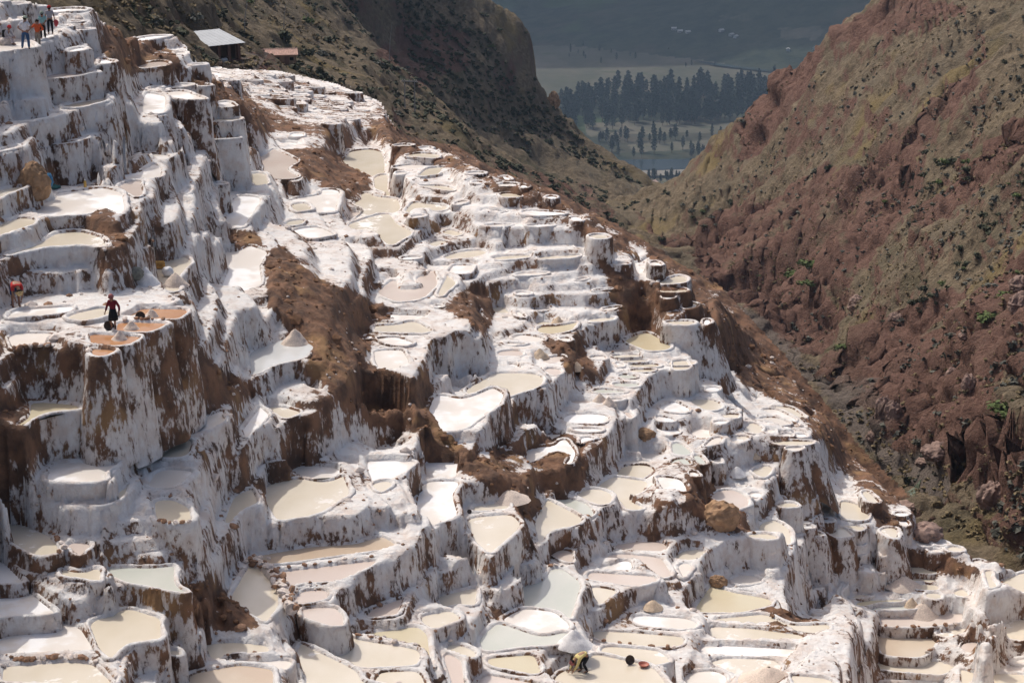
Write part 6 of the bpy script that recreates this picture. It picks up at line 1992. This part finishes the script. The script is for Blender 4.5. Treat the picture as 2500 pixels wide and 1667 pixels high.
def person(label, foot, rz, scale, pose, shirt, trousers, hat=None, shoes=(0.03, 0.03, 0.03), sleeves='long', shorts=False, skirt=False, brim=.06, hair=(0.02, 0.015, 0.012), pack=None):
    J = {k: Vector(v) for k, v in {**STAND, **pose}.items()}
    root = tag(empty('person', foot, rz), label, 'person'); root.scale = (scale,) * 3
    fwd = Vector((0, -1, 0))                                    # the figure faces -y
    chains = [[('pel', J['pel'], .12), ('wst', J['wst'], (.125, .1)), ('chs', J['chs'], (.15, .11)), ('nck', J['nck'], .055), ('hd', J['hd'], (.085, .095)), ('top', J['top'], .07)]]
    hd_dir = (J['top'] - J['nck']).normalized()
    for s in 'LR':
        chains.append([('chs', 0, 0), ('sh' + s, J['sh' + s], .062), ('el' + s, J['el' + s], .043), ('wr' + s, J['wr' + s], .03)])
        d = (J['wr' + s] - J['el' + s]).normalized(); side = d.cross(Vector((0, 1, 0)))
        if side.length < .2: side = d.cross(Vector((1, 0, 0)))
        side.normalize()
        palm = J['wr' + s] + d * .075
        chains.append([('wr' + s, 0, 0), ('pm' + s, palm, (.036, .02))])
        for f, (o_, l) in enumerate(((-.027, .068), (-.009, .078), (.009, .074), (.026, .058))):
            b0 = palm + side * o_ + d * .005
            chains.append([('f%s%d0' % (s, f), b0, .010), ('f%s%d1' % (s, f), b0 + d * l * .55, .009), ('f%s%d2' % (s, f), b0 + d * l + fwd * .018, .008)])
        b0 = palm - d * .045 - side * .03
        chains.append([('t%s0' % s, b0, .011), ('t%s1' % s, b0 + d * .03 - side * .028, .010), ('t%s2' % s, b0 + d * .062 - side * .034, .008)])
        chains.append([('pel', 0, 0), ('hp' + s, J['hp' + s], .092), ('kn' + s, J['kn' + s], .058), ('an' + s, J['an' + s], .04), ('toe' + s, J['an' + s] + Vector((0, -.16, -.055)), (.042, .03))])
    fix = []
    for ch in chains:
        fix.append([(n_, J.get(n_, c) if c == 0 else c, r) for n_, c, r in ch])
    skin_mesh('body', fix, SKIN, root)
    k_ = 1.22
    tch = [[('pel', J['pel'].lerp(J['wst'], .25), .128 * 1.1), ('wst', J['wst'], (.15, .12)), ('chs', J['chs'], (.178, .135)), ('nk', J['chs'].lerp(J['nck'], .75), .075)]]
    for s in 'LR':
        a = [('chs', J['chs'], .1), ('sh' + s, J['sh' + s], .084), ('el' + s, J['el' + s] if sleeves == 'long' else J['sh' + s].lerp(J['el' + s], .75), .06)]
        if sleeves == 'long': a.append(('wr' + s, J['el' + s].lerp(J['wr' + s], .9), .046))
        tch.append(a)
    skin_mesh('shirt', tch, shirt, root)
    tr = [[('pel', J['pel'], .145), ('wst', J['pel'].lerp(J['wst'], .55), (.14, .11))]]
    for s in 'LR':
        e_ = J['hp' + s].lerp(J['kn' + s], .95) if shorts else J['kn' + s]
        a = [('pel', J['pel'], .145), ('hp' + s, J['hp' + s], .112), ('kn' + s, e_, .088 if shorts else .076)]
        if not shorts: a.append(('an' + s, J['an' + s] + Vector((0, 0, .02)), .064))
        tr.append(a)
    skin_mesh('trousers', tr, trousers, root)
    if skirt:
        m = MB(); c0 = J['pel']
        m.lathe([(.14, .12), (.17, 0), (.21, -.2), (.235, -.42), (.22, -.42), (.15, .1)], 18)
        m.build('skirt', trousers, root, c0, smooth=True)
    sm_ = cloth('shoe', shoes)
    for s in 'LR':
        a = J['an' + s]
        skin_mesh('shoe', [[('a', a + Vector((0, .03, .05 if not shorts else .22)), .055), ('b', a + Vector((0, .01, -.035)), (.052, .05)), ('c', a + Vector((0, -.15, -.055)), (.05, .036))]], sm_, root, 1)
    # head: face, hair, hat
    hm = hd_dir.to_track_quat('Z', 'Y').to_matrix().to_4x4(); hm.translation = J['hd'].lerp(J['top'], .35)
    hdm = rock_mesh(1, 3, 0.0); hdm.name = 'hair'
    ho = link('hair', hdm, cloth('hair', hair), root); ho.matrix_local = hm @ Matrix.Translation((0, .025, .03)) @ Matrix.Diagonal((.1, .108, .115, 1))
    fc = MB()
    fc.box((0, -.098, .0), (.022, .04, .05), rot=(.3, 0, 0))                     # nose
    fo_ = fc.build('nose', SKIN, root); fo_.matrix_local = hm
    ey = MB().box((.034, -.09, .02), (.02, .012, .01)).box((-.034, -.09, .02), (.02, .012, .01)).build('eyes', MAT['dark'], root); ey.matrix_local = hm
    mo = MB().box((0, -.088, -.055), (.045, .012, .01)).build('mouth', cloth('lips', (.22, .08, .06)), root); mo.matrix_local = hm
    er_ = MB().box((.095, 0, .0), (.018, .035, .055)).box((-.095, 0, 0), (.018, .035, .055)).build('ears', SKIN, root); er_.matrix_local = hm
    if hat:
        m = MB().lathe([(.115 + brim, .035), (.118 + brim, .045), (.12, .07), (.115, .12), (.08, .165), (.01, .18)], 18)
        h_ = m.build('hat', hat, root, smooth=True); h_.matrix_local = hm
    if pack:
        b = MB().box((0, .22, 1.2), (.32, .2, .46)).box((0, .33, 1.1), (.24, .08, .26)).build('backpack', pack, root, bevel=.04)
        t_ = J['chs'] - Vector(STAND['chs'])
        b.location = t_
    return root
def foot_at(px, py): return ground(px, py)
cR = cloth('red_cloth', (0.48, 0.045, 0.04)); cO = cloth('orange_cloth', (0.55, 0.10, 0.035)); cM = cloth('maroon_cloth', (0.17, 0.022, 0.03)); cW = cloth('white_cloth', (0.66, 0.64, 0.66)); cJ = cloth('blue_jeans', (0.045, 0.09, 0.18))
cG = cloth('khaki_cloth', (0.27, 0.23, 0.19)); cT = cloth('teal_cloth_shirt', (0.30, 0.52, 0.50)); cK = cloth('black_cloth', (0.02, 0.02, 0.022)); cY = cloth('yellow_cloth', (0.60, 0.50, 0.22)); cV = cloth('grey_cloth', (0.38, 0.36, 0.38)); cC = cloth('straw_hat', (0.50, 0.38, 0.20))
cPk = cloth('rose_hat', (0.32, 0.12, 0.11)); cD = cloth('dark_blue_cloth', (0.025, 0.07, 0.15)); cGr = cloth('pale_green_hat', (0.34, 0.38, 0.30))
# visitors on the path, top left
p1 = foot_at(64, 122)
def px_scale(p, px, h_=1.70): return px * m_per_px(p) / h_
hips = dict(elL=(.36, .06, 1.14), wrL=(.18, -.02, .98), elR=(-.36, .06, 1.14), wrR=(-.18, -.02, .98), knL=(.15, 0, .49), anL=(.19, .02, .09), knR=(-.15, 0, .49), anR=(-.17, .02, .09), hd=(-.02, -.05, 1.52), top=(-.03, -.07, 1.65))
person('person in white T-shirt and blue jeans, back turned, hands on hips', p1, math.pi - .1, px_scale(p1, 78), hips, cW, cJ, cGr, sleeves='short')
p2 = foot_at(94, 120)
cam_up = dict(elL=(.34, -.08, 1.2), wrL=(.12, -.18, 1.45), elR=(-.34, -.04, 1.12), wrR=(-.2, -.16, 1.05), knL=(.09, 0, .49), anL=(.09, .02, .09), knR=(-.08, 0, .49), anR=(-.08, .02, .09))
person('person in orange jacket and khaki trousers, back turned, elbows out', p2, math.pi + .2, px_scale(p2, 69), cam_up, cO, cG, None)
p3 = foot_at(106, 97)
person('person in teal shirt and black trousers with pale hat, facing the camera', p3, .1, px_scale(p3, 65), dict(elL=(.24, -.03, 1.12), wrL=(.1, -.14, 1.02)), cT, cK, cGr, sleeves='short')
p4 = ground(113, 94) + Vector((.1, .7, .12))
per4 = person('person in a red cap half hidden behind the teal shirt', p4, .2, px_scale(p4, 66), {}, cV, cK, cR, sleeves='short', brim=.02)
bagp = ground(119, 90)
o = bag(119 / DISP, 90 / DISP, .24, .14, .36, MAT['red_bag'], 'red bag hanging beside the person in teal', 9); o.location = p4 + Vector((.36, -.1, .62))
p5 = foot_at(20, 110)
sit = dict(pel=(0, .15, .42), wst=(0, .1, .56), chs=(0, -.02, .76), nck=(0, -.1, .92), hd=(0, -.14, 1.0), top=(0, -.17, 1.13), shL=(.17, -.03, .85), elL=(.24, -.2, .62), wrL=(.12, -.42, .5), shR=(-.17, -.03, .85), elR=(-.24, -.2, .62), wrR=(-.12, -.42, .5),
           hpL=(.09, .12, .40), knL=(.12, -.3, .5), anL=(.12, -.34, .09), hpR=(-.09, .12, .40), knR=(-.12, -.28, .5), anR=(-.12, -.4, .09))
per5 = person('seated person in red cap and grey top with a black backpack', p5, radians(70), px_scale(p5, 45, 1.17), sit, cV, cloth('pale_trousers', (.45, .40, .42)), cR, sleeves='long', brim=.03, pack=cK)
me = rock_mesh(77, 3, .2); me.materials.append(MAT['salt_stone'])
o = link('sitting_stone', me, None, None, p5 + Vector((-.16, .02, .1))); o.scale = (.34, .3, .3); tag(o, 'salt caked stone under the seated person', 'stone')
# workers
w1 = foot_at(41, 751)
bend = dict(pel=(0, .18, .86), wst=(0, .1, .97), chs=(0, -.16, .98), nck=(.02, -.33, .86), hd=(.03, -.38, .78), top=(.03, -.43, .66), shL=(.17, -.2, .93), elL=(.2, -.3, .66), wrL=(.12, -.36, .42), shR=(-.17, -.2, .93), elR=(-.2, -.3, .66), wrR=(-.12, -.36, .42),
            hpL=(.1, .17, .82), knL=(.12, .1, .45), anL=(.13, .08, .09), hpR=(-.1, .17, .82), knR=(-.12, .1, .45), anR=(-.13, .08, .09))
person('person in red shirt and blue shorts bending over, straw hat down', w1, radians(28), px_scale(w1, 66, 1.08), bend, cR, cD, cC, shorts=True, sleeves='short', brim=.05)
w2 = foot_at(278, 806)
walk = dict(knL=(.1, -.06, .49), anL=(.12, -.12, .09), knR=(-.1, -.1, .5), anR=(-.13, .1, .13), elL=(.3, .05, 1.13), wrL=(.33, -.03, .9), elR=(-.3, .06, 1.13), wrR=(-.36, 0, .88), hd=(-.02, -.04, 1.53), top=(-.03, -.05, 1.65))
person('person in maroon sweater, dark shorts and rubber boots walking between orange basins', w2, radians(-12), px_scale(w2, 88), walk, cM, cK, cPk, shorts=True, skirt=True, brim=.03)
w3 = foot_at(1424, 1640)
low = dict(pel=(0, .16, .80), wst=(0, .06, .9), chs=(0, -.22, .84), nck=(0, -.4, .68), hd=(0, -.47, .62), top=(0, -.56, .54), shL=(.17, -.26, .77), elL=(.2, -.38, .48), wrL=(.1, -.52, .2), shR=(-.17, -.26, .77), elR=(-.2, -.42, .46), wrR=(-.1, -.62, .18),
           hpL=(.1, .14, .76), knL=(.12, -.04, .43), anL=(.13, .12, .09), hpR=(-.1, .14, .76), knR=(-.12, -.1, .43), anR=(-.13, -.06, .09))
person('person in yellow shirt and dark trousers stooping to the ground, rose hat', w3, radians(-66), px_scale(w3, 52, .95), low, cY, cK, cPk, brim=.03)

# ------------------------------------------------------------------ labels of the pans: look, then what they lie by
LAND = [((64, 80), 'the visitor in jeans'), ((263, 720), 'the maroon worker'), ((43, 670), 'the stooping red shirt worker'), ((1320, 1520), 'the worker in yellow'), ((475, 110), 'the grey roofed shed'), ((640, 135), 'the tiled hut'), ((75, 420), 'the round brown boulder'),
        ((335, 630), 'the white salt heap'), ((745, 400), 'the large earth outcrop'), ((900, 910), 'the brown clay knob'), ((1650, 1150), 'the tan crumbling outcrop'), ((1240, 1070), 'the broad brown outcrop'), ((680, 770), 'the lumpy pinkish heap'), ((1282, 735), 'the tan cone mid slope'),
        ((1240, 810), 'the orange tan cone'), ((1390, 920), 'the twin pale heaps'), ((2093, 1380), 'the tan cone at lower right'), ((2080, 1130), 'the stream'), ((470, 1400), 'the triangular brown bank'), ((640, 1340), 'the stony bund'), ((1080, 1280), 'the tall curved white wall'), ((1810, 1420), 'the tan dirt pile'),
        ((570, 550), 'the brown soil hump'), ((590, 290), 'the dark scrubby clod'), ((20, 960), 'the edge earth lump'), ((300, 1050), 'the red rubble lump'), ((1170, 1130), 'the flat pinkish heap'), ((1900, 960), 'the ravine edge'), ((1450, 555), 'the far ravine corner'), ((1690, 1080), 'the white salt dome'), ((2300, 1400), 'the big white knoll'),
        ((196, 420), 'the amber bottle'), ((370, 610), 'the ochre block'), ((330, 120), 'the upper brown slope'), ((1100, 470), 'the upper terrace channel'), ((1480, 1000), 'the pale tan boulder'), ((1770, 1530), 'the pinkish salt bank'), ((1500, 1385), 'the tan heap under the curved wall')]
ORD = ['', 'second', 'third', 'fourth', 'fifth', 'sixth', 'seventh', 'eighth', 'ninth', 'tenth', 'eleventh', 'twelfth', 'thirteenth', 'fourteenth', 'fifteenth', 'sixteenth']
buckets = {}
for i, o in PAN_OBJ.items():
    p = pans[i]; x, y = p['cx'] / DISP, p['cy'] / DISP
    dd, (lx, ly), nm = min(((x - a[0]) ** 2 + (y - a[1]) ** 2, a, n_) for a, n_ in LAND)
    dx, dy = x - lx, y - ly
    rel = ('right of' if dx > 0 else 'left of') if abs(dx) > abs(dy) * 1.2 else ('below' if dy > 0 else 'above')
    wpx = np.ptp(p['poly'][:, 0]); hpx = np.ptp(p['poly'][:, 1])
    shp = 'broad' if p['area'] > 9000 else ('narrow' if wpx > 6 * hpx else ('small' if p['area'] < 1400 else ''))
    buckets.setdefault((' '.join(('%s %s' % (shp, COLOUR[p['kind']])).split()), rel, nm), []).append((dd, i))
for (lk, rel, nm), L in buckets.items():
    for k, (dd, i) in enumerate(sorted(L)):
        lab = '%s salt pan %s %s' % (lk, rel, nm)
        if len(L) > 1: lab += ', %s closest to it' % (ORD[k] if k < len(ORD) else '%dth' % (k + 1)) if k else ', closest to it'
        if len(lab.split()) > 16: lab = ' '.join(w_ for w_ in lab.split() if w_ not in ('small', 'broad', 'narrow', 'the'))
        tag(PAN_OBJ[i], lab, 'salt pan', 'salt pans on the hillside')

# ------------------------------------------------------------------ the air: thin bluish haze over everything
hz = MB().box((0, 2700, -235), (4600, 5700, 530)).build('haze', None)
hm_ = bpy.data.materials.new('haze'); hm_.use_nodes = True
nt = hm_.node_tree; nt.nodes.clear()
vo = nt.nodes.new('ShaderNodeVolumePrincipled'); ou = nt.nodes.new('ShaderNodeOutputMaterial')
vo.inputs['Color'].default_value = (0.55, 0.75, 1.0, 1)
vo.inputs['Density'].default_value = 0.000065
vo.inputs['Anisotropy'].default_value = 0.2
nt.links.new(vo.outputs[0], ou.inputs['Volume'])
hz.data.materials.append(hm_)
tag(hz, 'thin bluish haze filling the valley air', 'haze', kind='stuff')
